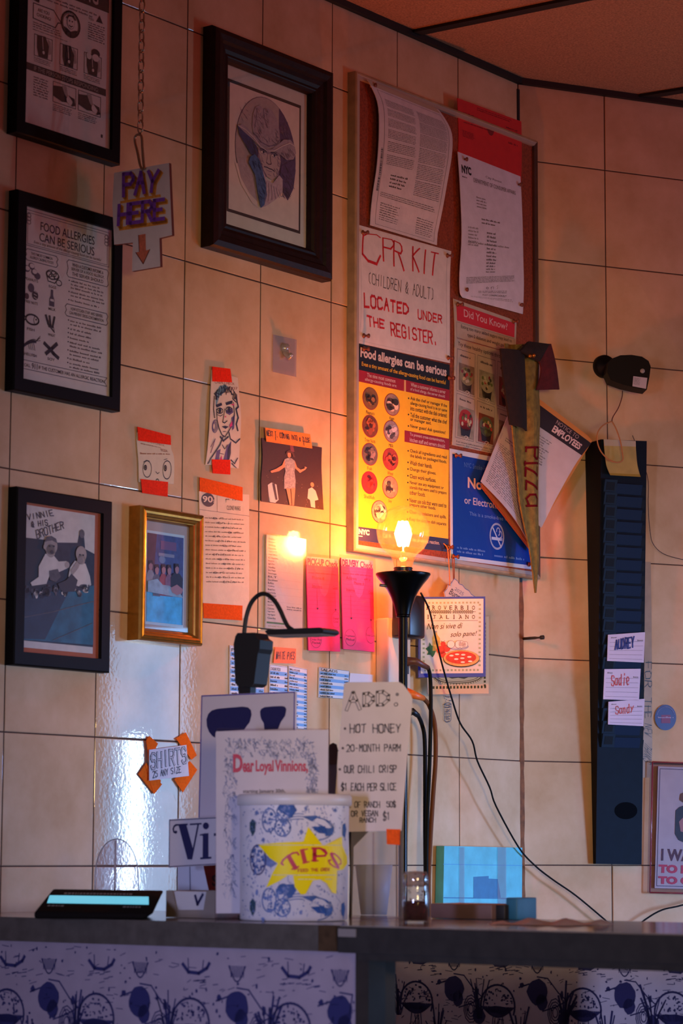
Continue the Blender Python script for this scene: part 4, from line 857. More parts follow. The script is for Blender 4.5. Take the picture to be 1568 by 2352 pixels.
bul([(.215, 'Ask the chef or manager if the', 1), (.24, 'allergy-causing food is in or came', 0), (.265, 'into contact with the dish ordered.', 0), (.3, 'Tell the customer what the chef', 1), (.325, 'or manager said.', 0), (.36, 'Never guess! Ask questions!', 1),
     (.49, 'Check all ingredients and read', 1), (.515, 'the labels on packaged foods.', 0), (.55, 'Wash their hands.', 1), (.585, 'Change their gloves.', 1), (.62, 'Clean work surfaces.', 1), (.655, 'Never use any equipment or', 1), (.68, 'utensils that were used to prepare', 0), (.705, 'other foods.', 0), (.745, 'Never use oils that were used to', 1), (.77, 'prepare other foods.', 0), (.808, 'Clean up splatters and spills.', 1), (.845, 'Keep the allergen dish separate', 1)])
s.rect(.515, .398, 1, .458, R2, 1); s.text('To prevent cross-contamination,', .57, .405, .95, .426, WP, 2, .008); s.text('kitchen staff and servers should:', .57, .431, .955, .452, WP, 2, .008)
s.rect(0, .93, 1, 1.0, NVB, 1); s.text('NYC', .05, .94, .16, .968, M('#e8dccb'), 2, .06); s.rect(.05, .975, .09, .979, M('#e8dccb'), 2); s.text('Call 911 if the customer has an allergic reaction.', .3, .948, .9, .974, M('#d8b8a0'), 2, .012)
pics = [(.155, .27, 'Peanuts', '#a06a2c'), (.38, .278, 'Eggs', '#c79a80'), (.155, .412, 'Tree Nuts', '#8f4a20'), (.375, .418, 'Milk', '#b79a9a'), (.155, .555, 'Fish', '#7d6460'), (.37, .562, 'Wheat', '#cc4a2a'), (.155, .7, 'Shellfish', '#e03018'), (.37, .706, 'Soy', '#d8a878'), (.26, .84, 'Sesame', '#d8b48a')]
rnd = random.Random(12)
for a, b, nm, hx in pics:
    l1 = [int(int(hx[i:i + 2], 16) * .85) for i in (1, 3, 5)]; base = M('#%02x%02x%02x' % tuple(l1), .6, var=.2, vs=160); s.ell(a, b, .082, .058, R2, 1, 30); s.ell(a, b, .077, .0545, base, 2, 30)
    for i in range(22):
        t_ = rnd.uniform(0, 6.28); q = math.sqrt(rnd.random()) * .72; f = rnd.choice([.4, .6, 1.3, 1.6])
        hx2 = '#' + ''.join('%02x' % min(255, int(c * f) // 12 * 12) for c in l1); rr = rnd.uniform(.012, .024) if nm not in ('Eggs', 'Milk', 'Sesame') else rnd.uniform(.016, .032)
        s.ell(a + .06 * q * math.cos(t_), b + .042 * q * math.sin(t_), rr, rr * rnd.uniform(.35, .8), M(hx2, .55), 3 + i % 4, 9)
    if nm != 'Sesame': s.text(nm, a - .011 * len(nm) * .55, b + .064, a + .011 * len(nm) * .55, b + .082, BK, 1)
tag(s.build('yellow_poster'), 'yellow poster on food allergies with round food pictures, behind the bulb', 'poster')
# sugar poster
s = pinned('n', '', '', [(1041, 686), (1186, 737), (1180, 1052), (1038, 1022)], '#b5a593', BO + .001, le=[(1041, 686), (1044, 760), (1043, 850), (1042, 930), (1038, 1022)], re=[(1186, 737), (1184, 800), (1182, 900), (1182, 980), (1180, 1052)])
s.rect(.04, .045, .97, .175, M('#c41e2c', .6), 1); s.text('Did You Know?', .15, .075, .85, .135, M('#d8b0ac'), 2, .008)
s.text('Eating too many added sugars may lead to', .1, .195, .93, .225, INK2, 1); s.text('type-2 diabetes and weight gain.', .2, .24, .83, .27, INK2, 1); s.text('Try these healthy options throughout', .05, .315, .9, .345, INK2, 1); s.line([(.03, .295), (.97, .29)], .0007, R2)
s.box(.03, .185, .97, .29, .0005, GREY)
rnd = random.Random(6)
for r_, (b0, b1) in enumerate(((.36, .64), (.66, .93))):
    for c_, a0 in enumerate((.04, .37, .7)):
        a1 = a0 + .29; s.box(a0, b0, a1, b1, .0007, GREY, 1); s.greek(a0 + .05, a1 - .05, b0 + .02, b0 + .045, 1, INK2, 1, r_ * 3 + c_)
        s.rect(a0 + .03, b0 + .08, a1 - .01, b1 - .01, M(['#7d6a58', '#8f8672', '#7a3f34'][(c_ + r_) % 3], .6, var=.25, vs=90), 1); s.ell((a0 + a1) / 2 + .01, b0 + .155, .11, .062, M(['#8a7f5c', '#9a9478', '#8a3a3a'][c_] if r_ == 0 else ['#a82a24', '#5f664c', '#6a3424'][c_], .5), 2)
        s.poly([(a0 + .06, b0 + .17), (a1 - .04, b0 + .17), (a1 - .07, b1 - .02), (a0 + .09, b1 - .02)], M('#25232a', .5), 2 if r_ else 1)
        for i in range(16):
            t_ = rnd.uniform(0, 6.28); q = math.sqrt(rnd.random()); s.ell((a0 + a1) / 2 + .01 + .085 * q * math.cos(t_), b0 + .15 + .045 * q * math.sin(t_), .018, .012, M(rnd.choice(['#5d6a34', '#a8342c', '#c2a878', '#3d3a26', '#7d2a34', '#b8b090'])), 3 + i % 3, 8)
        s.ring((a0 + a1) / 2 + .02, b1 - .005, .035, .018, .0009, M('#cfc8bd'), 4, 14); s.line([((a0 + a1) / 2, b1 - .008), ((a0 + a1) / 2 + .015, b1 + .002), ((a0 + a1) / 2 + .045, b1 - .02)], .0014, M('#cfc8bd'), 5)
s.text('For more information, visit nyc.gov/health or', .06, .95, .9, .967, INK2, 1); s.text('search for healthy eating, or call 311.', .06, .974, .85, .99, INK2, 1)
tag(s.build('sugar_poster'), 'stained poster with red Did You Know heading over food photos', 'poster')
# smoking sign
s = Sheet(BD, [(1033, 1030), (1226, 1068), (1222, 1308), (1035, 1284)], M('#c9ccd6', .4), BO, .0015)
BLM = M('#0d3f9e', .22, bump=.55, bs=42, coat=.5); LB = M('#b7c4e0', .5)
s.rect(.025, .045, .975, .965, BLM, 1)
s.text('NYC Smoke-Free Air Act', .16, .1, .6, .145, M('#4f74c0'), 2); s.text('No Smoking', .2, .23, .86, .36, M('#e2b9ac', .5), 2, .03); s.text('or Electronic Cigarettes', .16, .41, .95, .5, M('#c9b4c0', .5), 2, .012); s.text('This is a smoke-free workplace', .22, .545, .85, .59, M('#6f8fd0'), 2)
s.ring(.55, .735, .082, .115, .0038, LB, 2, 40); s.rect(.485, .745, .6, .772, LB, 2); s.rect(.605, .745, .615, .772, LB, 2); s.line([(.5, .665), (.6, .83)], .0034, LB, 3); s.ring(.565, .69, .02, .035, .0024, LB, 2, 14, -.2, .5); s.ring(.59, .715, .02, .03, .0024, LB, 2, 14, -.25, .35)
s.greek(.07, .42, .87, .94, 2, M('#6f8fd0'), 2, 4); s.greek(.52, .93, .895, .935, 1, M('#6f8fd0'), 2, 5)
tag(s.build('smoking_sign'), 'glossy blue no smoking sign low on the cork board', 'sign')
# staff notices hung under the pennant
s = Sheet(RW, [(1198, 902), (1358, 1018), (1262, 1178), (1108, 1080)], M('#c2b3b6', .65, var=.05, vs=50), .062, .001, curl=lambda a, b: .008 * math.sin(math.pi * b), le=[(1198, 900), (1150, 1010), (1108, 1090)], re=[(1357, 1018), (1318, 1066), (1276, 1140), (1243, 1212)])
t = thing('staff_notice', base_of(RW, [(1198, 902), (1358, 1018), (1262, 1178), (1108, 1080)], .05), 'tilted booklet headed Notice to Employees, sticking out from behind the felt pennant', 'notice')
s.rect(0, 0, 1, .225, M('#1c1418', .6), 1); s.qtext('NOTICE TO', [(.52, .03), (.84, .03), (.84, .095), (.52, .095)], M('#b29a98'), 2); s.qtext('EMPLOYEES', [(.52, .115), (.93, .115), (.93, .195), (.52, .195)], M('#d8bcb8'), 2, .035)
s.greek(.25, .62, .28, .95, 30, GREY, 1, 3, .5, .3); s.build('front_page', t)
for i in range(3):
    q = Sheet(RW, [(1200 + 3 * i, 898 - 3 * i), (1360 - 4 * i, 1012 - 5 * i), (1264, 1172), (1110, 1074)], M('#d8863c', .7), .058 - .004 * i, .001); q.build('page', t)
t = thing('staff_notice', base_of(BD, [(1168, 948), (1240, 1010), (1221, 1260), (1104, 1105)], .03), 'creased printed staff sheet jutting over the blue smoking sign', 'notice')
s = Sheet(BD, [(1170, 945), (1240, 1010), (1222, 1262), (1104, 1106)], M('#b9abad', .65, var=.06, vs=50), .036, .001, curl=lambda a, b: .012 * math.sin(math.pi * a))
s.greek(.12, .9, .08, .2, 5, GREY, 1, 3, .5, .3); s.poly([(.02, .3), (.95, .3), (.95, .38), (.02, .38)], M('#a294ac', .7), 1); s.greek(.1, .9, .31, .37, 2, GREY, 2, 5); s.greek(.05, .92, .42, .95, 22, GREY, 1, 4, .5, .15); s.build('front_page', t)
for i in range(3):
    q = Sheet(BD, [(1172, 950), (1242, 1010), (1224 - 2 * i, 1266 + 1 * i), (1105 + 1 * i, 1112 + 5 * i)], M('#b9663a', .7), .032 - .004 * i, .001); q.build('page', t)
# felt pennant, folded, tip down
FELT = M('#86682a', .95, var=.3, vs=90, bump=.5, bs=500); FD = M('#200c07', .95, var=.3, vs=90, bump=.5, bs=500); FR = M('#500d12', .95, var=.25, vs=90, bump=.5, bs=500)
rows = [(790, 1150, 1246), (830, 1152, 1244), (870, 1155, 1238), (910, 1158, 1241), (950, 1164, 1243), (1000, 1172, 1243), (1050, 1180, 1243), (1100, 1188, 1243), (1150, 1194, 1243), (1200, 1204, 1242), (1260, 1216, 1241), (1310, 1222, 1236), (1362, 1227, 1229)]
t = thing('pennant', BD.p3(1228, 1362, .06), 'folded olive felt pennant with red lettering hanging tip down from the board', 'pennant')
FS = Sheet(BD, [(1150, 790), (1246, 790), (1229, 1362), (1227, 1362)], FELT, .062, .003, le=[(a, y) for y, a, b in rows], re=[(b, y) for y, a, b in rows], grid=(12, 30), curl=lambda a, b: .010 * math.cos(a * 9) * (1 - b) + .004 * math.sin(b * 7))
lt = M('#6a0c14', .9, spec=.1)
for ch, y0, y1, xa, xb in (('P', 1028, 1054, 1237, 1209), ('i', 1056, 1072, 1237, 1209), ('z', 1074, 1099, 1246, 1211), ('z', 1104, 1130, 1246, 1213), ('a', 1136, 1170, 1246, 1214)):
    FS.hand(ch, FS.pxs((xa, y0), (xa, y1), (xb, y1), (xb, y0)), .0042, lt, 5, 0, 1)
    if ch in 'Pi': FS.line(FS.pxs((xb, y0 - 2 if ch == 'P' else y0 + 3), (xb, y0 + 9 if ch == 'P' else y1 - 3)), .0026, lt, 6)
FS.build('felt', t)
f2 = Sheet(BD, [(1150, 800), (1208, 812), (1212, 986), (1166, 960)], FD, .078, .004, le=[(1150, 800), (1158, 880), (1172, 975)], re=[(1204, 808), (1208, 900), (1210, 990)], curl=lambda a, b: .008 * math.sin(math.pi * a)); f2.build('fold', t)
f3 = Sheet(BD, [(1212, 792), (1266, 788), (1280, 895), (1232, 898)], FR, .082, .003, le=[(1200, 792), (1238, 830), (1242, 862), (1232, 896)], re=[(1262, 790), (1274, 840), (1281, 895)], curl=lambda a, b: .006 * math.sin(2.5 * a)); f3.build('fold', t)
f4 = Sheet(BD, [(1196, 806), (1216, 784), (1262, 790), (1240, 830)], FD, .088, .006, curl=lambda a, b: .008 * math.sin(math.pi * a) * math.sin(math.pi * b), grid=(8, 8)); f4.build('fold', t)
mb = MB()
for x, y in ((1214, 818), (1223, 817)): mb.lathe(BD.p3(x, y, .093), [(0, .006), (.003, .005), (.0042, .002), (.003, 0)], M('#c07a2c', .25, .8), 12, BD.N)
mb.build('grommet', t)
# push pins
PIN = M('#7a3a26', .35, spec=.6)
def pin(px, py, lab, hx='#7a3a26', off=.02, pl=BD):
    mb = MB(); m = M(hx, .35); p = pl.p3(px, py, off - .004); ax = pl.N + Vector((.25, 0, -.15)); ax.normalize()
    mb.lathe(p, [(.0, 0), (.0045, .0005), (.0048, .0018), (.0022, .003), (.002, .0085), (.004, .0105), (.0042, .0125), (0, .0128)], m, 14, ax)
    tag(mb.build('push_pin'), lab, 'push pin', 'push pins on the cork board')
for x, y, lab in ((832, 534, 'push pin in top left corner of the CPR sign'), (1026, 587, 'push pin in top right corner of the CPR sign'), (834, 771, 'push pin in bottom left corner of the CPR sign'), (1028, 822, 'push pin in bottom right corner of the CPR sign'),
                  (834, 801, 'push pin through heading of the yellow allergy poster'), (1030, 868, 'push pin at right edge of yellow allergy poster, below its heading'), (850, 196, 'push pin holding top of the curling yellowed notice'), (1060, 366, 'push pin in top left corner of white permit letter'), (1184, 424, 'push pin in top right corner of white permit letter'),
                  (1061, 665, 'push pin in bottom left corner of white permit letter'), (1187, 700, 'push pin in bottom right corner of white permit letter'), (1050, 699, 'push pin in top left corner of the sugar poster'), (1178, 738, 'push pin in top right corner of the sugar poster'), (1046, 1046, 'push pin in top left corner of blue smoking sign'), (1214, 1296, 'push pin in bottom right corner of blue smoking sign'), (1027, 1256, 'push pin below yellow poster, orange string hung on it'), (1040, 1278, 'push pin under blue smoking sign, twine looped on it')):
    pin(x, y, lab)
# ------------------------------------------------------------------ floor lamp with bare globe bulb
lp = L.p3(925.6, 1240, .125); KD = (lp - CAM).dot(FWD) / F_PX          # metres per photo pixel at the lamp
LX, LY = lp.x, lp.y
def lz(y): return fr(925.6, y, KD * F_PX).z
LAC = M('#040405', .28, spec=.14)
t = thing('floor_lamp', (LX, LY, 0), 'black torch floor lamp with a glowing bare globe bulb', 'lamp')
mb = MB(); mb.lathe((LX, LY, 0), [(0, .0), (.125, 0), (.125, .012), (.11, .02), (.03, .03), (.012, .05), (0, .05)], LAC); mb.build('base', t)
mb = MB(); mb.lathe((LX, LY, 0), [(10 * KD, .03), (10 * KD, lz(1416))], LAC, 28); mb.lathe((LX, LY, 0), [(0, lz(1413)), (16 * KD, lz(1413)), (16 * KD, lz(1420)), (10 * KD, lz(1421))], LAC, 28); mb.build('pole', t)
pr = [(16.5, 1414), (19, 1402), (22.5, 1390), (28, 1374), (37, 1357), (47, 1343), (57, 1331), (63, 1321), (62.5, 1318.5), (60, 1319), (50, 1332), (36, 1349), (22, 1366), (0, 1368)]
mb = MB(); mb.lathe((LX, LY, 0), [(r * KD, lz(y)) for r, y in pr], LAC, 56); mb.build('shade', t)
mb = MB(); mb.lathe((LX, LY, 0), [(12 * KD, lz(1366))] + [((22.5 if i % 2 else 20.5) * KD, lz(1330 - 2.6 * i)) for i in range(11)] + [(0, lz(1301))], M('#140d0a', .3), 32); mb.build('socket', t)
mb = MB(); a = fr(872, 1344, KD * F_PX - .03); b = fr(898, 1347, KD * F_PX - .02); mb.tube([a, b], .0026, M('#6e6a70', .3, .7)); sw = mb.build('switch', t)
m = bpy.data.materials.new('amber_glass'); m.use_nodes = True; nt = m.node_tree; nt.nodes.remove(nt.nodes['Principled BSDF'])
tr = nt.nodes.new('ShaderNodeBsdfTransparent'); tr.inputs[0].default_value = (1, .90, .70, 1)
tl = nt.nodes.new('ShaderNodeBsdfTranslucent'); tl.inputs[0].default_value = (1, .72, .32, 1)
gl = nt.nodes.new('ShaderNodeBsdfGlossy'); gl.inputs['Roughness'].default_value = .03
lw = nt.nodes.new('ShaderNodeLayerWeight'); lw.inputs[0].default_value = .3
mp = nt.nodes.new('ShaderNodeMapRange'); mp.inputs[3].default_value = .03; mp.inputs[4].default_value = .4; nt.links.new(lw.outputs['Facing'], mp.inputs[0])
m1 = nt.nodes.new('ShaderNodeMixShader'); m1.inputs[0].default_value = .032; nt.links.new(tr.outputs[0], m1.inputs[1]); nt.links.new(tl.outputs[0], m1.inputs[2])
m2 = nt.nodes.new('ShaderNodeMixShader'); nt.links.new(mp.outputs[0], m2.inputs[0]); nt.links.new(m1.outputs[0], m2.inputs[1]); nt.links.new(gl.outputs[0], m2.inputs[2]); nt.links.new(m2.outputs[0], nt.nodes['Material Output'].inputs[0])
mb = MB(); R_b = 61.5
bp = [(20, 1303), (22.5, 1296), (24.5, 1289), (27, 1281), (31, 1274)]
for i in range(13):
    an = math.radians(-56 + i * 146 / 12); bp.append((R_b * math.cos(an) if i < 12 else 0, 1221 - R_b * math.sin(an)))
mb.lathe((LX, LY, 0), [(r * KD, lz(y)) for r, y in bp], m, 56); bu = mb.build('bulb', t)
mb = MB(); mb.lathe((LX, LY, 0), [(7.5 * KD, lz(1302)), (7.5 * KD, lz(1280)), (6.5 * KD, lz(1276)), (6 * KD, lz(1267)), (2.2 * KD, lz(1265)), (2 * KD, lz(1250)), (0, lz(1250))], glassmat('stem_glass', '#fff1d8', .1, .1, .5, .06), 20); mb.build('stem', bu)
FIL = M('#ffb96a', .5, emit=90.)
mb = MB()
for i in range(6):
    an = i * math.pi / 3 + .3; c, s_ = math.cos(an), math.sin(an)
    mb.tube([(LX + 9 * KD * c, LY + 9 * KD * s_, lz(1254)), (LX + 17 * KD * c, LY + 17 * KD * s_, lz(1226)), (LX + 8 * KD * c, LY + 8 * KD * s_, lz(1198))], 4.2 * KD, FIL, 8)
mb.build('filament', bu)
light('bulb_light', 'POINT', (LX, LY, lz(1226)), 21.0, (1.0, .165, .03), shadow_soft_size=.014)

# power strip, adapter and the leads plugged into it
CRM = M('#cdb79c', .45)
t = thing('power_strip', L.p3(918, 1650, 0), 'cream power strip upright on the wall behind the lamp pole', 'power strip')
a, b = L.at(891, 1418, .03), L.at(944, 1418, .03); v0 = L.at(918, 1660, .03)[1]
mb = MB(); mb.box(L, a[0], b[0], v0, a[1], .001, .03, CRM); bevel(mb.build('body', t), .004)
for y in (1450, 1530, 1600, 1640):
    mb = MB(); c = L.at(930, y, .031); mb.box(L, c[0] - .012, c[0] + .012, c[1] - .014, c[1] + .014, .0302, .0312, M('#3a3230', .5)); mb.build('outlet', t)
mb = MB(); a, b = L.at(937, 1364, .07), L.at(976, 1468, .07); mb.box(L, a[0], b[0], b[1], a[1], .0315, .072, M('#141012', .35)); bevel(o := mb.build('power_adapter'), .006); tag(o, 'black block adapter plugged in beside the lamp shade', 'adapter')
def lead(name, lab, plug, pts, r, hx, plughx, pr=.009):
    t = thing(name, pts[-1], lab, 'cable', 'cables hanging from the power strip'); mb = MB()
    n = len(plug); mb.tube(plug, [pr * (1 - .5 * i / (n - 1)) for i in range(n)], M(plughx, .45), 12); mb.build('plug', t)
    mb = MB(); mb.tube(smooth([plug[-1]] + pts), r, M(hx, .7, spec=.12), 10); mb.build('cord', t)
def smooth(p, n=5):
    o = []; p = [Vector(q) for q in p]; g = lambda k: p[min(max(k, 0), len(p) - 1)]
    for i in range(len(p) - 1):
        for j in range(n):
            t = j / n; p0, p1, p2, p3 = g(i - 1), g(i), g(i + 1), g(i + 2)
            o.append(.5 * (2 * p1 + (p2 - p0) * t + (2 * p0 - 5 * p1 + 4 * p2 - p3) * t * t + (3 * p1 - p0 - 3 * p2 + p3) * t ** 3))
    return o + [p[-1]]
lead('cable', 'dark green-black cable from the brown plug nearest the adapter', [L.p3(931, 1519, .034), L.p3(955, 1519, .05), L.p3(983, 1534, .056)], [L.p3(x, y, .05) for x, y in ((988, 1560), (989, 1640), (986, 1760), (981, 1880), (979, 2000), (982, 2110), (984, 2200))], .0036, '#0e120e', '#5d3420')
lead('cable', 'brown extension cable from the orange plug', [L.p3(929, 1590, .034), L.p3(950, 1596, .05), L.p3(972, 1604, .052)], [L.p3(x, y, .042) for x, y in ((986, 1622), (998, 1665), (1000, 1740), (994, 1830), (988, 1930), (984, 2030), (986, 2120), (986, 2200))], .0042, '#6b3f22', '#e06a1e', .010)
lead('cable', 'black cable from the lowest plug on the strip', [L.p3(930, 1640, .034), L.p3(948, 1634, .05), L.p3(960, 1644, .052)], [L.p3(x, y, .035) for x, y in ((969, 1665), (975, 1700), (976, 1800), (976, 1900), (977, 2000), (979, 2110), (980, 2200))], .0038, '#101012', '#0c0c0e')
pts = [L.p3(966, 1362, .09), L.p3(985, 1400, .085), L.p3(1000, 1465, .085), L.p3(1016, 1530, .085), L.p3(1036, 1600, .075), L.p3(1056, 1660, .06), L.p3(1084, 1702, .05), L.p3(1096, 1748, .045), L.p3(1124, 1808, .04), L.p3(1139, 1852, .035), L.p3(1190, 1945, .03)] + [RW.p3(x, y, .02) for x, y in ((1228, 1988), (1270, 2021), (1322, 2057), (1388, 2112), (1432, 2150), (1480, 2113), (1520, 2090), (1570, 2078), (1700, 2040))]
mb = MB(); mb.tube(smooth(pts), .0017, M('#060606', .7, spec=.2), 8); tag(mb.build('lamp_cord'), 'thin black cord sagging from the lamp across the tiles toward the counter', 'cable')

# proverb calendar and the one behind it
pc = L.p3(962, 1460, .02); PL_ = upright(pc, .16)
BLU = M('#2433a0', .45); OL = M('#9aa084', .7); CRE = '#d9cfc8'
t = thing('proverb_calendar', PL_.p3(1040, 1556), 'blue-edged Italian proverb calendar picturing a pizza', 'calendar')
q = [(962, 1371), (1114, 1370), (1115, 1554), (961, 1556)]; mb = MB(); uv = [PL_.at(x, y, 0) for x, y in q]; mb.prism(PL_, uv[::-1], -.009, 0, BLU); mb.build('backing', t)
s = Sheet(PL_, [(966, 1376), (1110, 1375), (1109, 1546), (966, 1547)], M(CRE, .6, var=.04, vs=60), .0012, .001)
X = lambda *p: s.pxs(*p)
for i in range(15): s.rect(.06 + .06 * i, .04, .06 + .06 * i + .03, .065, OL); s.rect(.06 + .06 * i, .945, .06 + .06 * i + .03, .97, OL)
for i in range(15): s.rect(.925, .07 + .058 * i, .96, .095 + .058 * i, OL); s.rect(.03, .07 + .058 * i, .062, .095 + .058 * i, OL)
BRN = M('#3a1d16', .6); GRN = M('#2c3a20', .6)
for ttl, y0, y1 in (('PROVERBIO', 1391, 1400.5), ('ITALIANO', 1412.5, 1421.5)):
    n = len(ttl)
    for i, ch in enumerate(ttl):
        x = 983 + (1087 - 983) * i / (n - 1); w = 3.4 if ch != 'I' else .9
        s.qtext(ch, X((x - w, y0), (x + w, y0), (x + w, y1), (x - w, y1)), BRN, 1, .012)
        for yy in ((y0, y1) if ch in 'PIRNTA' else ()): s.line(X((x - w - 1, yy), (x - w + 1.8, yy)), .0007, BRN, 1)
s.line(X((986, 1405.5), (1092, 1405)), .0008, GRN)
for i in range(24):
    x = 988 + i * 4.3
    if abs(x - 1037) < 5: continue
    d = 3 if x < 1037 else -3
    for e in (-4, 4): s.poly(X((x, 1405.3), (x + d, 1405.3 + e), (x + d * 1.8, 1405.3 + e * .7)), GRN, 2)
s.line(X((982, 1426), (1097, 1425)), .0006, BRN)
s.qtext('Non si vive di', X((980, 1432), (1062, 1430), (1062, 1443), (980, 1446)), BRN, 1, 0, .35); s.qtext('solo pane!', X((1034, 1451), (1095, 1449), (1095, 1463), (1034, 1467)), BRN, 1, 0, .35)
s.poly(X((997, 1452), (1003, 1452), (1004, 1458), (1010, 1466), (1010, 1495), (993, 1495), (993, 1466), (997, 1458)), M('#c2a24c', .5), 2); s.box(*(X((996, 1472))[0] + X((1008, 1480))[0]), .0004, BRN, 3); s.rect(*(X((997, 1449))[0] + X((1003, 1453))[0]), M('#8a8f98', .5), 3)
s.text('OLIO', *(X((996.5, 1473.5))[0]), *(X((1007, 1478.5))[0]), BRN, 3)
GL = M('#1f5a34', .6); s.poly(X((977, 1490), (985, 1484), (986, 1475), (991, 1483), (1000, 1484), (1001, 1494), (997, 1504), (993, 1510), (988, 1504), (980, 1504), (983, 1497)), GL, 2)
TR = M('#c8201c', .5)
for x, y, r in ((1012, 1493, 10), (1025, 1489, 9), (1016, 1503, 8), (1017, 1479, 6)): s.poly([s.px(x + r * math.cos(.4 * i), y + r * .95 * math.sin(.4 * i)) for i in range(16)], TR, 3)
s.line(X((1017, 1475), (1012, 1472)), .0006, GL, 4); s.line(X((1017, 1475), (1021, 1471)), .0006, GL, 4)
el = lambda x, y, rx, ry, m, k: s.poly([s.px(x + rx * math.cos(2 * math.pi * i / 28), y + ry * math.sin(2 * math.pi * i / 28)) for i in range(28)], m, k)
el(1049, 1485, 27, 7.5, M('#9a96b0', .6), 2); el(1049, 1484, 25, 6, M('#c6c2cc', .6), 3)
for x, r in ((1069, 5), (1064, 6), (1059, 7), (1052, 8), (1035, 9)): el(x, 1480, r, 9 if x < 1060 else 7, BRN, 4); el(x, 1480, r - .7, 8.3 if x < 1060 else 6.3, M('#e0d8d4', .6), 5)
el(1059, 1513, 42, 20, M('#3a2010', .6), 3); el(1059, 1512, 41, 18.5, M('#d9a05c', .6, var=.15, vs=200), 4); el(1058, 1510.5, 35, 14.5, M('#c4221a', .5, var=.15, vs=200), 5)
for x, y in ((1036, 1506), (1049, 1503), (1063, 1504), (1047, 1514), (1061, 1512), (1077, 1509), (1062, 1521), (1079, 1519)): el(x, y, 5, 2, M('#e6dccf', .6), 6)
s.build('cover', t)
t = thing('proverb_calendar', PL_.p3(1051, 1593, -.014), 'plastic-sleeved calendar with green check border half behind the blue-edged one', 'calendar')
s = Sheet(PL_, [(981, 1418), (1122, 1416), (1122, 1593), (981, 1595)], M('#d3cdb8', .6), -.0115, .002)
for i in range(17): s.rect(.03 + .056 * i, .895, .03 + .056 * i + .03, .93, GRN, 1); s.rect(.03, .08 + .05 * i, .06, .108 + .05 * i, GRN, 1); s.rect(.92, .08 + .05 * i, .95, .108 + .05 * i, GRN, 1)
s.ring(.5, .77, .38, .09, .0012, PEN, 1, 40, .5, 1.); s.ring(.5, .77, .33, .07, .0008, PEN, 1, 40, .5, 1.)
for i in range(26): an = math.pi * (1 + i / 25); s.line([(.5 + .38 * math.cos(an), .77 - .09 * math.sin(an)), (.5 + .4 * math.cos(an), .785 - .1 * math.sin(an))], .0008, PEN, 1)
s.poly([(.3, .77), (.4, .8), (.5, .79), (.6, .805), (.7, .775)], M('#3c4048'), 1); s.build('page', t)
mb = MB(); mb.poly([s.P(-.02, -.02, 4), s.P(-.02, 1.03, 4), s.P(1.03, 1.03, 4), s.P(1.03, -.02, 4)], glassmat('laminate_clear', '#fbf4f4', .08, .03, .4)); mb.build('sleeve', t)
# little scalloped card on a string
q = [(1043, 1329), (1050, 1334), (1054, 1341), (1062, 1344), (1068, 1352), (1077, 1357), (1082, 1365), (1093, 1372), (1090, 1384), (1026, 1384), (1020, 1360), (1026, 1353), (1030, 1344), (1037, 1338)]
t = thing('gift_tag', L.p3(1056, 1384, .02), 'small scalloped card reading Buon hanging on orange string over the proverb calendar', 'tag')
s = Sheet(L, [(1018, 1326), (1095, 1330), (1095, 1386), (1018, 1384)], M('#d9b79a', .6), .028, .002); s.mb = MB(); uv = [L.at(x, y, .028) for x, y in q]; s.mb.prism(L, uv[::-1], .026, .028, M('#d9b79a', .6))
for a, b in zip(q, q[1:] + q[:1]): s.line(s.pxs(a, b), .0013, M('#6a6a92', .6), 1)
s.qtext('2025', s.pxs((1046, 1348), (1066, 1362), (1062, 1369), (1043, 1355)), M('#8a7a80', .6), 1); s.qtext('Buon', s.pxs((1035, 1350), (1058, 1366), (1053, 1378), (1030, 1364)), BRN, 1, 0, .3); s.build('card', t)
OS = M('#d0752c', .6)
mb = MB(); mb.tube(smooth([BD.p3(1018, 1248, .02), BD.p3(1027, 1260, .024), L.p3(1031, 1300, .03), L.p3(1033, 1345, .030)]), .0011, OS, 6); mb.tube(smooth([BD.p3(1036, 1258, .02), BD.p3(1028, 1262, .024)]), .0011, OS, 6); mb.build('string', t)
mb = MB(); mb.tube([BD.p3(1039, 1278, .024), L.p3(1041, 1332, .027)], .0009, M('#8a4a24', .7), 6); mb.tube([BD.p3(1043, 1278, .024), L.p3(1043, 1332, .027)], .0009, M('#8a4a24', .7), 6); mb.build('string', t)
# doodle of a shaker drawn on the tile
s = Sheet(L, [(1015, 1595), (1040, 1595), (1040, 1662), (1015, 1662)], GREY, .0022); s.mb = MB(); PB = M('#1e2a44', .6)
for p in ([(1021, 1624), (1021, 1640), (1020, 1654), (1026, 1659), (1033, 1657), (1036, 1652), (1036, 1623)], [(1020, 1618), (1021, 1624), (1028, 1626), (1036, 1623), (1036, 1617)], [(1020, 1618), (1024, 1615), (1032, 1614), (1036, 1617), (1030, 1620), (1020, 1618)], [(1024, 1618), (1024, 1624)], [(1029, 1619), (1029, 1625)], [(1033, 1618), (1033, 1624)]): s.line(s.pxs(*p), .0011, PB, 1)
s.hand('PEPR', s.pxs((1025, 1652), (1024, 1630), (1034, 1629), (1034, 1651)), .0009, PB, 1, .3, 2)
rnd = random.Random(4)
for i in range(12): x, y = rnd.uniform(1019, 1036), rnd.uniform(1597, 1611); s.line(s.pxs((x, y), (x + 1.5, y + 1.5)), .001, PB, 1)
tag(s.build('tile_doodle'), 'tiny ink doodle of a pepper shaker under the calendars', 'drawing')
mb = MB(); ax = (RW.N + RW.U * .75 + Vector((0, 0, .03))).normalized(); mb.lathe(RW.p3(1201, 1467, .001), [(0, 0), (.0028, 0), (.0028, .026), (.0018, .032), (.0018, .036), (.0042, .038), (.0042, .045), (.0, .047)], M('#241a14', .5), 12, ax); tag(mb.build('screw_pin'), 'dark wall pin poking out of the room corner', 'pin')
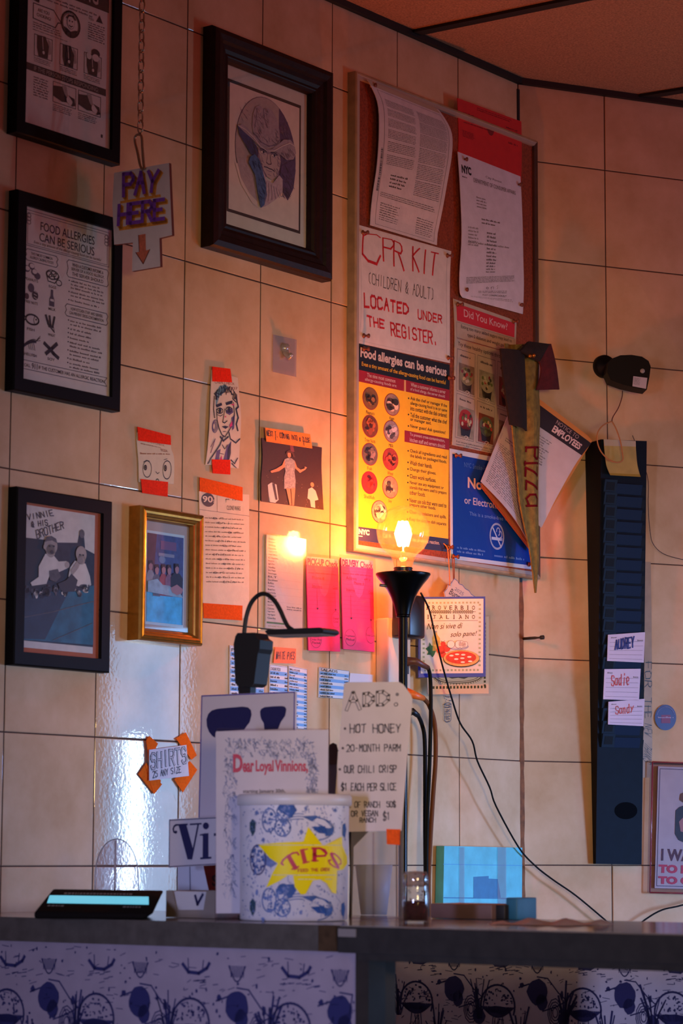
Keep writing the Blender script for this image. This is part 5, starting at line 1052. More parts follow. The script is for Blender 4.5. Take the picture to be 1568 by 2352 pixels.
# blue taped package on the wall above the counter
t = thing('blue_packet', L.p3(1108, 2130, 0), 'pale blue cardboard packet crossed by clear tape in the room corner', 'packet')
s = Sheet(L, [(1020, 1943), (1199, 1947), (1198, 2140), (1016, 2138)], M('#58b4bc', .5, var=.14, vs=30, bump=.4, bs=40), .02, .018)
DB = M('#2e6f92', .5, var=.1, vs=60); s.poly(s.pxs((1087, 2014), (1122, 2012), (1122, 2018), (1143, 2019), (1150, 2062), (1087, 2062)), DB, 1)
s.line(s.pxs((1018, 1985), (1199, 1988)), .0012, M('#3f92ba', .5), 1); s.line(s.pxs((1019, 2062), (1190, 2064)), .002, DB, 1); s.build('packet', t)
for (x0, x1) in ((1054, 1066), (1142, 1162)):
    mb = MB(); u0, u1 = L.at(x0, 2000, .021)[0], L.at(x1, 2000, .021)[0]; va, vb = L.at(x0, 1946, .021)[1], L.at(x0, 2090, .021)[1]; mb.poly([L.pt(u0, vb, .0212), L.pt(u1, vb, .0212), L.pt(u1, va, .0216), L.pt(u0, va, .0216)], glassmat('clear_tape', '#eef6fa', .12, .14, .5, .12)); mb.build('tape', t)

# ------------------------------------------------------------------ right wall
t = thing('security_camera', RW.p3(1384, 842, 0), 'black wall security camera with a small white sticker', 'security camera')
CB_ = M('#050405', .6, spec=.2)
mb = MB(); mb.lathe(RW.p3(1384, 843, .001), [(.0, 0), (.0235, 0), (.0235, .01), (.021, .016), (.010, .02), (.009, .04), (0, .04)], CB_, 36, RW.N); mb.build('mount', t)
VP = upright(RW.p3(1400, 845, .045), AR - .35); out = [(1396, 832), (1404, 824), (1424, 816), (1450, 815), (1474, 819), (1489, 829), (1494, 842), (1491, 866), (1485, 895), (1462, 891), (1432, 884), (1402, 873), (1394, 855)]
mb = MB(); mb.prism(VP, [VP.at(x, y, .02) for x, y in out][::-1], -.03, .02, CB_); bevel(mb.build('body', t), .007, 3)
s = Sheet(VP, [(1454, 864), (1486, 868), (1483, 893), (1452, 887)], M('#b4b4c4', .5), .0212, .0006); s.greek(.08, .55, .1, .8, 6, GREY, 1, 2); s.build('sticker', t)
mb = MB(); mb.lathe(VP.p3(1475, 852, .02), [(0, .0012), (.0045, .001), (.0048, 0)], M('#9a9a92', .4), 16, VP.N); mb.build('lens_dot', t)
# time card rack
b0 = RW.p3(1368, 1983, .012); tp = RW.p3(1380, 1010, .066); til = math.atan2(.054, (tp - b0).z)
RK_ = Plane(b0, RW.U, Vector((0, 0, 1)) * math.cos(til) + RW.N * math.sin(til))
t = thing('time_card_rack', RW.p3(1420, 1984, .01), 'tall navy plastic time card rack on the wall, three name cards in it', 'rack')
NVY = M('#07131f', .6, var=.15, vs=60, spec=.12); NVD = M('#05070c', .6, spec=.2)
q = [(1368, 1984), (1473, 1986), (1485, 1013), (1380, 1009)]; uv = [RK_.at(x, y, 0) for x, y in q]
fp = [RK_.pt(u, v, 0) for u, v in uv]; bp_ = [p - RW.N * ((p - RW.O).dot(RW.N) - .001) for p in fp]
mb = MB(); mb.poly(fp, NVY)
for i in range(4): j = (i + 1) % 4; mb.poly([bp_[i], bp_[j], fp[j], fp[i]], NVD)
mb.poly(bp_[::-1], NVD); mb.poly([RK_.pt(RK_.at(1437, 1862)[0] + .026 * math.cos(i * .3), RK_.at(1437, 1862)[1] + .017 * math.sin(i * .3), .0006) for i in range(21)], M('#04070c', .8, spec=.05)); mb.build('body', t)
first = None
for i in range(21):
    y = 1108 + 29.2 * i; xl = 1384.5 - .008 * (y - 1010); xr = 1481 - .011 * (y - 1010)
    if first is None:
        mb = MB(); u0, v0 = RK_.at(xl, y + 24); u1, v1 = RK_.at(xr, y); um = RK_.at(xl + 29, y)[0]; ur = RK_.at(xr - 9, y)[0]
        A = lambda u, v, n: RK_.pt(u, v, n)
        w = v1 - v0
        mb.box8([A(u0, v0, .0005), A(um, v0, .0005), A(um, v0, .003), A(u0, v0, .003), A(u0, v1, .0005), A(um, v1, .0005), A(um, v1, .009), A(u0, v1, .009)], M('#0d1f30', .55, spec=.2))
        mb.box8([A(um, v0, .0005), A(ur, v0, .0005), A(ur, v0, .0025), A(um, v0, .0025), A(um, v1 - .25 * w, .0005), A(ur, v1 - .25 * w, .0005), A(ur, v1 - .25 * w, .008), A(um, v1 - .25 * w, .008)], M('#0a1c38', .55, spec=.2))
        mb.poly([A(u0 + .005, v0 + .22 * w, .0049), A(um - .005, v0 + .22 * w, .0049), A(um - .005, v0 + .82 * w, .0085), A(u0 + .005, v0 + .82 * w, .0085)], NVD)
        mb.box8([A(ur, v0, .0005), A(u1, v0, .0005), A(u1, v0, .0015), A(ur, v0, .0015), A(ur, v1 - .4 * w, .0005), A(u1, v1 - .4 * w, .0005), A(u1, v1 - .4 * w, .004), A(ur, v1 - .4 * w, .004)], NVD)
        first = mb.build('card_slot', t); p0 = RK_.pt(*RK_.at(xl, y + 24))
    else:
        c = first.copy(); C.objects.link(c); c.parent = t; c.location = RK_.pt(*RK_.at(xl, y + 24)) - p0; ORG[c.name] = ORG[first.name]
def card(q, name, ink, lab, th):
    s = Sheet(RK_, q, M('#c4b9cc', .6), .0105, .001)
    for i in range(5): s.line([(.05, .3 + .15 * i), (.95, .3 + .15 * i)], .0005, GREY, 1)
    s.greek(.08, .25, .08, .16, 1, GREY, 1, 2); s.greek(.8, .95, .22, .3, 1, GREY, 1, 3)
    s.hand(name, [(.2, .22), (.7, .12), (.7, .5), (.2, .55)], th, ink, 2, .3, 4); tag(s.build('time_card'), lab, 'card', 'name cards in the time card rack')
card([(1396, 1458), (1481, 1452), (1478, 1522), (1394, 1518)], 'AUDREY', M('#1c2470', .6), 'white name card in bold blue ink, topmost in the rack', .0032)
card([(1388, 1537), (1471, 1536), (1467, 1609), (1385, 1606)], 'Sadie', M('#c0383c', .6), 'white name card in red ink, between the other two cards', .0018)
card([(1397, 1612), (1480, 1605), (1477, 1668), (1396, 1664)], 'Sandy', M('#c4483c', .6), 'white name card in red ink, lowest in the rack', .0016)
s = Sheet(RK_, [(1385, 1009), (1458, 1013), (1465, 1094), (1396, 1092)], M('#a08f4c', .6, var=.12, vs=40), .004, .001, curl=lambda a, b: .006 * b * b + .002, le=[(1385, 1009), (1387, 1040), (1390, 1070), (1397, 1092)], re=[(1458, 1013), (1459, 1040), (1461, 1070), (1466, 1096)])
s.rect(0, .0, 1, .18, M('#a8a088', .6), 1); s.rect(0, .9, 1, 1, M('#8f7a24', .6), 1); tag(s.build('sticky_note'), 'faded yellow sticky note at the top of the time card rack', 'note')
mb = MB(); lo = [RW.p3(x, y, .085) for x, y in ((1405, 968), (1386, 976), (1373, 992), (1371, 1012), (1379, 1036), (1397, 1055), (1417, 1062), (1430, 1056), (1429, 1040), (1424, 1012), (1414, 984), (1405, 968))]
mb.tube(smooth(lo), .0014, M('#a8703c', .6), 7); mb.tube(smooth([RW.p3(1405, 968, .085), RW.p3(1407, 958, .06), RW.p3(1420, 936, .03), RW.p3(1428, 912, .012), RW.p3(1429, 898, .002)]), .001, M('#6a2a1a', .7), 6); tag(mb.build('string_loop'), 'tan loop of string dangling over the sticky note', 'string')
s = Sheet(RW, [(1479, 1290), (1497, 1291), (1492, 1786), (1470, 1786)], M('#a8947c', .6, var=.1, vs=40), .0022, .0008, le=[(1480, 1290), (1480, 1450), (1478, 1640), (1476, 1715), (1470, 1786)], re=[(1494, 1291), (1496, 1450), (1497, 1640), (1497, 1735), (1492, 1786)])
TI = M('#2c4a56', .6); s.hand('FOR THE NEW', [(.9, .34), (.9, .62), (.1, .62), (.1, .34)], .0012, TI, 1, .5, 5); s.hand('THANKS', [(.9, .7), (.9, .84), (.15, .84), (.15, .7)], .0012, TI, 1, .5, 6)
tag(s.build('masking_tape_strip'), 'upright tape strip with handwriting beside the time card rack', 'tape')
s = Sheet(RW, [(1503, 1618), (1553, 1618), (1553, 1678), (1503, 1678)], GREY, .0024, .001); s.mb = MB(); s.ell(.5, .5, .49, .49, M('#1c2460', .35, coat=.4), 0, 40); s.rect(.3, .4, .72, .72, M('#7d2348', .5), 1); s.greek(.14, .86, .46, .53, 1, M('#b8a8c0', .5), 2, 3, .8, 0); s.text('GET', .4, .48, .6, .52, M('#b8a8c0', .5), 2)
for i in range(20):
    an = math.pi * (.1 + .8 * i / 19); s.ell(.5 + .41 * math.cos(an), .5 - .41 * math.sin(an), .014, .018, M('#9a94b8', .5), 2, 6)
tag(s.build('round_sticker'), 'round navy sticker on the tiles right of the time card rack', 'sticker')
mb = MB(); mb.tube(smooth([RW.p3(x, y, .004) for x, y in ((1452, 1000), (1486, 1092), (1488, 1160), (1492, 1215), (1500, 1250), (1530, 1275), (1600, 1292))]), .0006, M('#2a2420', .6), 6); tag(mb.build('thin_wire'), 'hair-thin dark wire running past the time card rack', 'wire')
# poster in a clear sleeve
t = thing('sleeved_poster', RW.p3(1590, 2052, 0), 'I WANT poster with a dark-coated figure, in a clear acrylic holder', 'poster')
s = Sheet(RW, [(1511, 1760), (1720, 1768), (1712, 2046), (1503, 2040)], M('#bdb6b4', .6, var=.05, vs=40), .008, .001)
NB = M('#1c2450', .6); s.box(.02, .02, .98, .98, .0012, NB, 1)
MRN = M('#4c1430', .6); CRI = M('#c2264a', .6)
s.text('I WANT YOU', .06, .675, .93, .775, MRN, 2, .03); s.text('TO REMEMBER', .035, .805, .96, .875, CRI, 2, .06); s.text('TO CLOSE', .035, .9, .7, .965, CRI, 2, .06)
s.poly([(.2, .36), (.24, .33), (.34, .3), (.7, .3), (.8, .36), (.84, .62), (.3, .62), (.24, .6), (.2, .55)], M('#15242c', .6, var=.3, vs=60), 2); s.poly([(.24, .45), (.3, .4), (.38, .42), (.4, .5), (.32, .54), (.26, .53)], M('#b37f76', .6), 3); s.ell(.46, .24, .16, .11, M('#8f8078', .6, var=.2, vs=80), 3); s.poly([(.25, .22), (.32, .2), (.36, .25), (.3, .3), (.24, .27)], M('#6b4a34', .7, var=.3, vs=120), 4); s.poly([(.3, .17), (.36, .12), (.6, .1), (.64, .18), (.5, .2)], NB, 5); s.ell(.42, .25, .02, .012, INK, 6); s.ell(.52, .25, .02, .012, INK, 6)
s.build('print', t)
mb = MB(); ACR = glassmat('acrylic', '#f4eef2', .06, .05, .6); uv = [RW.at(x, y, .012) for x, y in ((1498, 1750), (1728, 1758), (1720, 2056), (1492, 2050))]
mb.prism(RW, uv[::-1], .001, .0125, ACR); mb.build('sleeve', t)
mb = MB(); pk = M('#8a3a50', .2, coat=.5); P_ = [RW.pt(u, v, .012) for u, v in uv]
for a, b in zip(P_, P_[1:] + P_[:1]): mb.tube([a, b], .0014, pk, 8)
mb.build('sleeve_edge', t)
# ------------------------------------------------------------------ on the counter
def stand(px, py): return zplane(px, py, CT)
# tip tub
fb = stand(672, 2117.5); DB_ = (fb - CAM).dot(FWD); rt = 126.5 * (DB_ + .07) / F_PX; rb = rt * .975; bc = Vector((fb.x, fb.y + rb, CT))
kd = (DB_ + .07) / F_PX; hz_ = (2117 - 1843) * DB_ / F_PX
t = thing('tip_tub', bc, 'white paper tub printed blue with a yellow TIPS star sticker', 'tub')
WB = M('#e2dee6', .5, var=.05, vs=40)
mb = MB(); mb.lathe(bc, [(0, .0005), (rb - .003, .0005), (rb, .002), (rt, hz_)], WB, 72); mb.build('body', t)
mb = MB(); mb.lathe(bc, [(rt + .001, hz_ - .004), (rt + .0035, hz_ - .003), (rt + .0035, hz_ + .008), (rt + .001, hz_ + .0112), (rt - .004, hz_ + .0112), (rt - .006, hz_ + .008), (0, hz_ + .008)], M('#dcd8da', .4), 72); mb.build('lid', t)
s = Can(bc, rb, rt, hz_, math.pi, 2 * math.pi)
XC = 672
def cpx(x, y):
    X_ = max(-.999, min(.999, (x - XC) / 125.)); return 1 - math.acos(X_) / math.pi, (y - 1843) / (2117 - 1843)
B1 = M('#3d5f9c', .6, var=.25, vs=120); B2 = M('#1f4f96', .6, var=.2, vs=120); B3 = M('#6d7fb4', .6, var=.2, vs=120)
rnd = random.Random(21)
def cp(pts, m, k=1): s.poly([cpx(x, y) for x, y in pts], m, k)
def blobpx(x, y, rx, ry, m, k=1, n=14, j=.2): cp([(x + rx * math.cos(2 * math.pi * i / n) * rnd.uniform(1 - j, 1 + j), y + ry * math.sin(2 * math.pi * i / n) * rnd.uniform(1 - j, 1 + j)) for i in range(n)], m, k)
def lnpx(pts, th, m, k=1): s.line([cpx(x, y) for x, y in pts], th, m, k)
for dy in (0, 183):
    def yy(y): return y + dy
    if True:
        for c in ((618, 1885, 16, 27), (650, 1868, 15, 20), (648, 1902, 18, 20)):
            lnpx([(c[0] + c[2] * math.cos(.35 * i), yy(c[1]) + c[3] * math.sin(.35 * i)) for i in range(19)], .0016, B1)
            for _ in range(26): an, q = rnd.uniform(0, 6.28), math.sqrt(rnd.random()); blobpx(c[0] + c[2] * q * math.cos(an), yy(c[1]) + c[3] * q * math.sin(an), rnd.uniform(1.5, 4), rnd.uniform(1.5, 4), rnd.choice([B1, B3, B3]), 1, 7, .4)
        cp([(640, yy(1850)), (672, yy(1848)), (680, yy(1862)), (668, yy(1880)), (652, yy(1872)), (638, yy(1862))], B2, 2)
        cp([(690, yy(1876)), (722, yy(1874)), (748, yy(1886)), (762, yy(1904)), (760, yy(1918)), (744, yy(1922)), (742, yy(1908)), (728, yy(1894)), (710, yy(1886))], B1, 2); cp([(712, yy(1900)), (742, yy(1898)), (748, yy(1916)), (728, yy(1914))], B2, 3)
        for k_ in range(3): lnpx([(690 - 6 + 38 * math.cos(.3 * i + 2.6), yy(1900) + (30 - 6 * k_) * math.sin(.3 * i + 2.6)) for i in range(9)], .0012, B1)
        lnpx([(720 + 42 * math.cos(.25 * i - 1.4), yy(1905) + 26 * math.sin(.25 * i - 1.4)) for i in range(12)], .0014, B1, 2)
        cp([(573, yy(1890)), (580, yy(1882)), (587, yy(1890)), (586, yy(1910)), (580, yy(1922)), (573, yy(1908))], M('#2a4a5c', .6), 1); cp([(782, yy(1894)), (788, yy(1890)), (791, yy(1905)), (788, yy(1926)), (782, yy(1918))], B2, 1)
        for x, y in ((700, 1858), (765, 1862), (690, 1912), (590, 1868), (604, 1930)): blobpx(x, yy(y), 4, 6, B3, 1, 9, .4)
lnpx([(592 + 18 * math.cos(.35 * i), 1976 + 34 * math.sin(.35 * i)) for i in range(19)], .002, M('#3c3f74', .6))
for _ in range(40): an, q = rnd.uniform(0, 6.28), math.sqrt(rnd.random()); blobpx(590 + 16 * q * math.cos(an), 1976 + 31 * q * math.sin(an), rnd.uniform(1.5, 4), rnd.uniform(2, 5), rnd.choice([B1, B3, M('#3c3f74', .6)]), 1, 7, .4)
cp([(604, 1962), (620, 1970), (636, 1985), (622, 1994), (606, 1986)], B3, 1)
for _ in range(300): x, y = rnd.uniform(556, 790), rnd.uniform(1848, 2112); blobpx(x, y, rnd.uniform(.6, 2.2), rnd.uniform(.8, 3), rnd.choice([B1, B3, B3]), 1, 6, .4)
for _ in range(170): x, y = rnd.uniform(556, 790), rnd.uniform(1848, 2105); lnpx([(x, y), (x + rnd.uniform(-3, 6), y + rnd.uniform(2, 9))], .0007, B3, 1)
s.mb.build('print', t)
s = Can(bc, rb + .0012, rt + .0012, hz_, math.pi, 2 * math.pi); YW = M('#ffe800', .45, bump=.3, bs=60, spec=.2)
star = [(593.5, 1941), (645, 1936), (694.5, 1934), (704.7, 1900.4), (721, 1921), (737, 1942), (744.5, 1941), (780, 1922), (781, 1943), (792, 1968), (793, 1984), (783, 1998), (770, 2000), (769, 2053.5), (760, 2051), (746.5, 2029), (732, 2020), (716, 2023), (700.6, 2053.5), (689, 2054), (676, 2037), (672, 2010.6), (661, 2010.6), (640, 2025), (612, 2039), (626, 2006.5), (638, 1984), (620, 1972)]
from mathutils.geometry import tessellate_polygon
sub = []
for (x0, y0), (x1, y1) in zip(star, star[1:] + star[:1]):
    n = max(1, int(math.hypot(x1 - x0, y1 - y0) / 9)); sub += [(x0 + (x1 - x0) * i / n, y0 + (y1 - y0) * i / n) for i in range(n)]
# fill as thin horizontal slices so the sticker follows the tub
def inside_spans(y):
    xs = []
    for (x0, y0), (x1, y1) in zip(star, star[1:] + star[:1]):
        if (y0 <= y) != (y1 <= y): xs.append(x0 + (y - y0) * (x1 - x0) / (y1 - y0))
    xs.sort(); return list(zip(xs[::2], xs[1::2]))
yv = 1900.6
while yv < 2054:
    a, b = inside_spans(yv + .01), inside_spans(yv + 1.19)
    if len(a) == len(b):
        for (p, q), (r, w) in zip(a, b):
            n = max(1, int((q - p) / 8))
            for i in range(n): cp([(p + (q - p) * i / n, yv), (p + (q - p) * (i + 1) / n, yv), (r + (w - r) * (i + 1) / n, yv + 1.2), (r + (w - r) * i / n, yv + 1.2)], YW, 0)
    else:
        for p, q in inside_spans(yv + .6): cp([(p, yv), (q, yv), (q, yv + 1.2), (p, yv + 1.2)], YW, 0)
    yv += 1.2
RT = M('#c8143c', .45)
def st(pts, w): lnpx(pts, w * kd, RT, 2)
st([(646, 1984), (650, 1976), (660, 1967), (672, 1960), (681, 1959), (684, 1964)], 4); st([(663, 1969), (670, 1982), (677, 1994)], 9.5); st([(670, 1997), (684, 1991)], 3.5); st([(646, 1984), (650, 1987)], 4)
st([(692, 1955), (698, 1980)], 9.5); st([(688, 1954), (703, 1951)], 3); st([(694, 1983), (707, 1980)], 3)
st([(719, 1951), (719, 1976)], 9.5); st([(713, 1977.5), (727, 1977.5)], 3); st([(714, 1949), (730, 1949), (741, 1953), (746, 1960), (742, 1966), (732, 1967), (724, 1967)], 4.5); st([(735, 1951), (744, 1960)], 5)
st([(756, 1962), (760, 1972), (767, 1984), (772, 1993)], 7.5); st([(756, 1962), (762, 1961), (770, 1967), (777, 1976), (778, 1984), (774, 1986)], 3); st([(772, 1994), (762, 1991), (753, 1984), (750, 1977), (755, 1976)], 3)
s.hand('feed the crew'.upper(), [cpx(683, 1997), cpx(752, 1994), cpx(752, 2000), cpx(683, 2003)], .0011, M('#c8641c', .5), 1, .4, 3)
s.mb.build('sticker', t)

# loyal customers sheet in its clear stand
P = upright(on_z(625, 3.47, CT), -.03)
q = [(496, 1680), (754, 1676), (752, 2096), (496, 2098)]
t = thing('sheet_stand', P.p3(625, 2106), 'printed letter with red Dear Loyal heading standing behind the tip tub', 'letter stand')
s = Sheet(P, q, M('#c4bcc4', .6, var=.04, vs=30), 0, .002); CR_ = M('#b8123c', .5)
for tx, x0, y0, x1, y1, b in (('D', 535, 1732, 557, 1774, .04), ('ear', 557, 1752, 583, 1774, .03), ('Loyal', 587, 1746, 628, 1780, .03), ('Vinnions,', 631, 1745, 707, 1777, .03)): s.qtext(tx, s.pxs((x0, y0), (x1, y0), (x1, y1), (x0, y1)), CR_, 2, b)
s.qtext('starting January 30th,', s.pxs((558, 1813), (655, 1812), (655, 1823), (558, 1824)), INK2, 2, .006)
rnd = random.Random(31); FB = [M('#9b9db4', .7), M('#aeaec0', .7), M('#8a8fb0', .7)]
for _ in range(520):
    if rnd.random() < .42: x, y = rnd.uniform(519, 722), rnd.uniform(1695, 1738)
    elif rnd.random() < .6: x, y = rnd.uniform(514, 540), rnd.uniform(1735, 2060)
    else: x, y = rnd.uniform(704, 727), rnd.uniform(1735, 1840)
    s.line(s.pxs((x, y), (x + rnd.uniform(-5, 6), y + rnd.uniform(-6, 9)), (x + rnd.uniform(-3, 8), y + rnd.uniform(0, 12))), rnd.uniform(.0005, .0013), rnd.choice(FB), 1)
s.build('letter', t)
mb = MB(); a, b = P.at(494, 2000)[0], P.at(756, 2000)[0]; mb.box(P, a, b, CT + .0005, P.at(625, 1673)[1], -.0045, -.0025, ACR); mb.box(P, a, b, CT + .0005, CT + .003, -.06, -.0025, ACR); mb.build('acrylic_stand', t)

# blue-bordered signs
NV2 = M('#17174e', .5); PB2 = M('#4a3f96', .5); SGN = M('#c9c0c8', .55)
def blue_sign(name, lab, D, q, leg):
    P = upright(on_z(560, D, CT), -.60); t = thing(name, P.p3(leg, 2105), lab, 'sign')
    s = Sheet(P, q, SGN, 0, .004); mb = MB(); u = P.at(leg, 1950)[0]; v = P.at(leg, q[2][1] - 12)[1]
    mb.box(P, u - .012, u + .012, CT + .0005, v, -.009, -.0045, M('#3a3a40', .5)); mb.box(P, u - .02, u + .02, CT + .0005, CT + .004, -.03, .008, M('#3a3a40', .5)); return t, s, mb
t, s, mb = blue_sign('bordered_sign', 'white sign with blue border and two dark blue curved shapes, clip lamp on its edge', 3.63, [(462, 1597), (678, 1588), (675, 1884), (455, 1896)], 620)
s.box(.008, .006, .992, .994, .0017, PB2, 1)
s.poly(s.pxs((474, 1652.5), (478, 1640), (486, 1632), (499, 1628), (525, 1625.5), (557, 1623), (569, 1624.5), (576, 1631), (577.5, 1642), (573, 1659), (566, 1668), (560.7, 1676), (530, 1678), (497, 1680), (494.5, 1684), (494, 1694.5), (487, 1690), (480, 1681), (475, 1668)), NV2, 1)
s.poly(s.pxs((597, 1634), (600, 1628), (608, 1624), (628, 1622.3), (647, 1621.6), (654, 1623), (657.5, 1629), (654.7, 1644), (645, 1658), (638, 1675), (607, 1676), (605.6, 1661), (600, 1652), (597.5, 1643)), NV2, 1)
s.build('panel', t); mb.build('stand', t)
t, s, mb = blue_sign('lettered_sign', 'white shop sign with large dark blue serif letters Vi, low beside the letter stand', 3.56, [(388, 1882), (575, 1872), (574, 1982), (387, 1993)], 545)
s.box(.008, .02, .992, .98, .0012, NV2, 1)
def vp(pts): return s.pxs(*pts)
s.poly(vp([(409.5, 1894.5), (427.5, 1893.5), (443, 1950), (440, 1974), (430.5, 1974)]), NV2, 1); s.line(vp([(440, 1972), (455, 1895)]), 4.4 * 3.56 / F_PX, NV2, 2); s.line(vp([(437, 1893.5), (462, 1892)]), .0022, NV2, 2); s.line(vp([(403, 1895), (430, 1893.5)]), .0024, NV2, 2)
s.line(vp([(406, 1894.5), (400, 1898), (398, 1904), (399.5, 1911), (404, 1913)]), .0024, NV2, 2); s.ell(*vp([(404, 1911)])[0], .016, .028, NV2, 2)
s.poly(vp([(462, 1916), (478.5, 1913.5), (478.5, 1970), (465, 1971), (465.5, 1921)]), NV2, 1); s.line(vp([(461.5, 1971.5), (484, 1970)]), .0028, NV2, 2); s.line(vp([(460, 1918), (472, 1915.5)]), .002, NV2, 2); s.poly([s.px(472.6 + 7 * math.cos(.35 * i), 1897 + 8 * math.sin(.35 * i)) for i in range(18)], NV2, 1)
s.line(vp([(493, 1917), (500, 1916), (500, 1968)]), .004, NV2, 1)
s.build('panel', t); mb.build('stand', t)
# clip lamp
P = upright(on_z(560, 3.63, CT), -.60); KB = M('#0f0f10', .55)
t = thing('clip_lamp', P.p3(566, 1600), 'black gooseneck reading lamp clipped to the bordered sign', 'lamp')
mb = MB(); out = [(540, 1462), (545, 1454), (584, 1453), (588, 1464), (597, 1470), (596, 1490), (592, 1500), (583, 1570), (577, 1576), (550, 1577), (540, 1570), (538, 1520), (536, 1480)]
mb.prism(P, [P.at(x, y, .014) for x, y in out][::-1], -.018, .014, KB); bevel(mb.build('clip', t), .004, 3)
mb = MB(); out = [(550, 1568), (580, 1566), (577, 1622), (554, 1624)]; mb.prism(P, [P.at(x, y, -.009) for x, y in out][::-1], -.018, -.0045, KB); mb.build('jaw', t)
mb = MB(); mb.tube(smooth([P.p3(x, y, 0) for x, y in ((560, 1462), (562, 1440), (566, 1415), (574, 1390), (586, 1373), (601, 1364), (616, 1367), (631, 1381), (643, 1401), (653, 1424), (662, 1440), (672, 1447))]), 5.2 * 3.6 / F_PX, KB, 12); mb.build('gooseneck', t)
mb = MB(); out = [(608, 1450), (614, 1446), (734, 1441), (742, 1446), (742, 1451), (737, 1455), (614, 1458)]; mb.prism(P, [P.at(x, y, .02) for x, y in out][::-1], -.02, .02, KB); bevel(mb.build('lamp_head', t), .002)
mb = MB(); out = [(613, 1457.5), (737, 1454), (736, 1457.5), (616, 1461.5)]; mb.prism(P, [P.at(x, y, .019) for x, y in out][::-1], -.018, .019, M('#6d6668', .5)); mb.build('diffuser', t)

# add-ons menu on its acrylic stand
P = upright(on_z(860, 3.50, CT), .0)
t = thing('menu_stand', P.p3(860, 2107), 'handwritten ADD toppings menu in a clear stand next to the tip tub', 'menu')
s = Sheet(P, [(790, 1568), (946, 1566), (922, 1908), (764, 1911)], M('#c2b6b8', .6), 0, .001); s.mb = MB(); PPM = M('#c2b6b8', .6, var=.05, vs=30)
out = [(790, 1570), (798, 1567), (915, 1566), (926, 1572), (944, 1597), (947, 1606), (935, 1740), (922, 1908), (764, 1911), (776, 1740)]
s.mb.prism(P, [P.at(x, y, 0) for x, y in out][::-1], -.001, 0, PPM)
G3 = M('#635d66', .6)
for ch, x0, y0, x1, y1 in (('A', 796, 1592, 826, 1630), ('D', 836, 1594, 856, 1620), ('D', 867, 1590, 891, 1619)): s.hand(ch, s.pxs((x0, y0), (x1, y0 - 2), (x1, y1 - 2), (x0, y1)), .005, G3, 1, .02, 4); s.hand(ch, s.pxs((x0, y0), (x1, y0 - 2), (x1, y1 - 2), (x0, y1)), .0026, PPM, 2, .02, 4)
s.poly([s.px(912 + 4 * math.cos(.4 * i), 1595 + 4 * math.sin(.4 * i)) for i in range(16)], G3, 1); s.line([s.px(909 + 4 * math.cos(.6 * i), 1618 + 4 * math.sin(.6 * i)) for i in range(12)], .001, G3, 1)
for tx, x0, y0, x1, y1, th, bl_ in (('HOT HONEY', 804, 1664, 919, 1683, .0018, 792), ('20-MONTH PARM', 796, 1711, 919, 1726, .0015, 787), ('OUR CHILI CRISP', 790, 1759, 909, 1775, .0015, 780), ('$1 EACH PER SLICE', 784, 1800, 909, 1816, .0015, 0), ('SIDE OF RANCH  50$', 778, 1842, 908, 1855, .0013, 0), ('OR VEGAN', 807, 1863, 867, 1875, .0014, 0), ('RANCH', 826, 1879, 862, 1889, .0014, 0), ('$1', 880, 1866, 895, 1884, .0014, 0)):
    s.hand(tx, s.pxs((x0, y0), (x1, y0 - 1), (x1, y1 - 1), (x0, y1)), th, G3, 1, .35, len(tx))
    if bl_: s.poly([s.px(bl_ + 3 * math.cos(.5 * i), (y0 + y1) / 2 + 3 * math.sin(.5 * i)) for i in range(12)], M('#3a2c38', .6), 1)
s.build('menu_sheet', t)
mb = MB(); a, b = P.at(806, 2000)[0], P.at(926, 2000)[0]; mb.box(P, a, b, CT + .0005, P.at(860, 1580)[1], -.004, -.0015, glassmat('acrylic_hazy', '#e8e4e6', .12, .08, .5, .10)); mb.box(P, a, b, CT + .0005, CT + .0035, -.03, .0, ACR)
for x in (857, 918): u = P.at(x, 2000)[0]; mb.box(P, u - .0012, u + .0012, CT + .0036, P.at(x, 1912)[1], -.0015, .002, ACR)
mb.build('acrylic_stand', t); tape(P, [(887, 1904), (919, 1905), (918, 1941), (888, 1939)], '#e2561c', .0016, parent=t)
# black bracket behind the stand
P = upright(on_z(815, 3.62, CT), 0); mb = MB(); mb.prism(P, [P.at(x, y) for x, y in ((800, 1906), (850, 1906), (812, 1945), (811, 2000), (808, 2108), (801, 2108), (803, 2000))][::-1], -.02, 0, M('#17151d', .5))
o = mb.build('bracket'); o2 = tag(o, 'black angled bracket half hidden between tip tub and menu stand', 'bracket')
# grey handled tool standing behind
P = upright(on_z(763, 3.62, CT), 0); t = thing('scraper', P.p3(763, 2110), 'grey tool with brown rounded tip between letter and menu', 'tool')
mb = MB(); mb.prism(P, [P.at(x, y) for x, y in ((753, 1755), (774, 1752), (766, 2108), (753, 2108))][::-1], -.012, 0, M('#6c6c76', .45)); mb.build('blade', t)
mb = MB(); mb.prism(P, [P.at(x, y) for x, y in ((752, 1757), (752, 1722), (757, 1710), (765, 1706), (773, 1710), (776, 1722), (774, 1756))][::-1], -.014, .002, M('#4f403c', .5)); bevel(mb.build('tip', t), .003); 
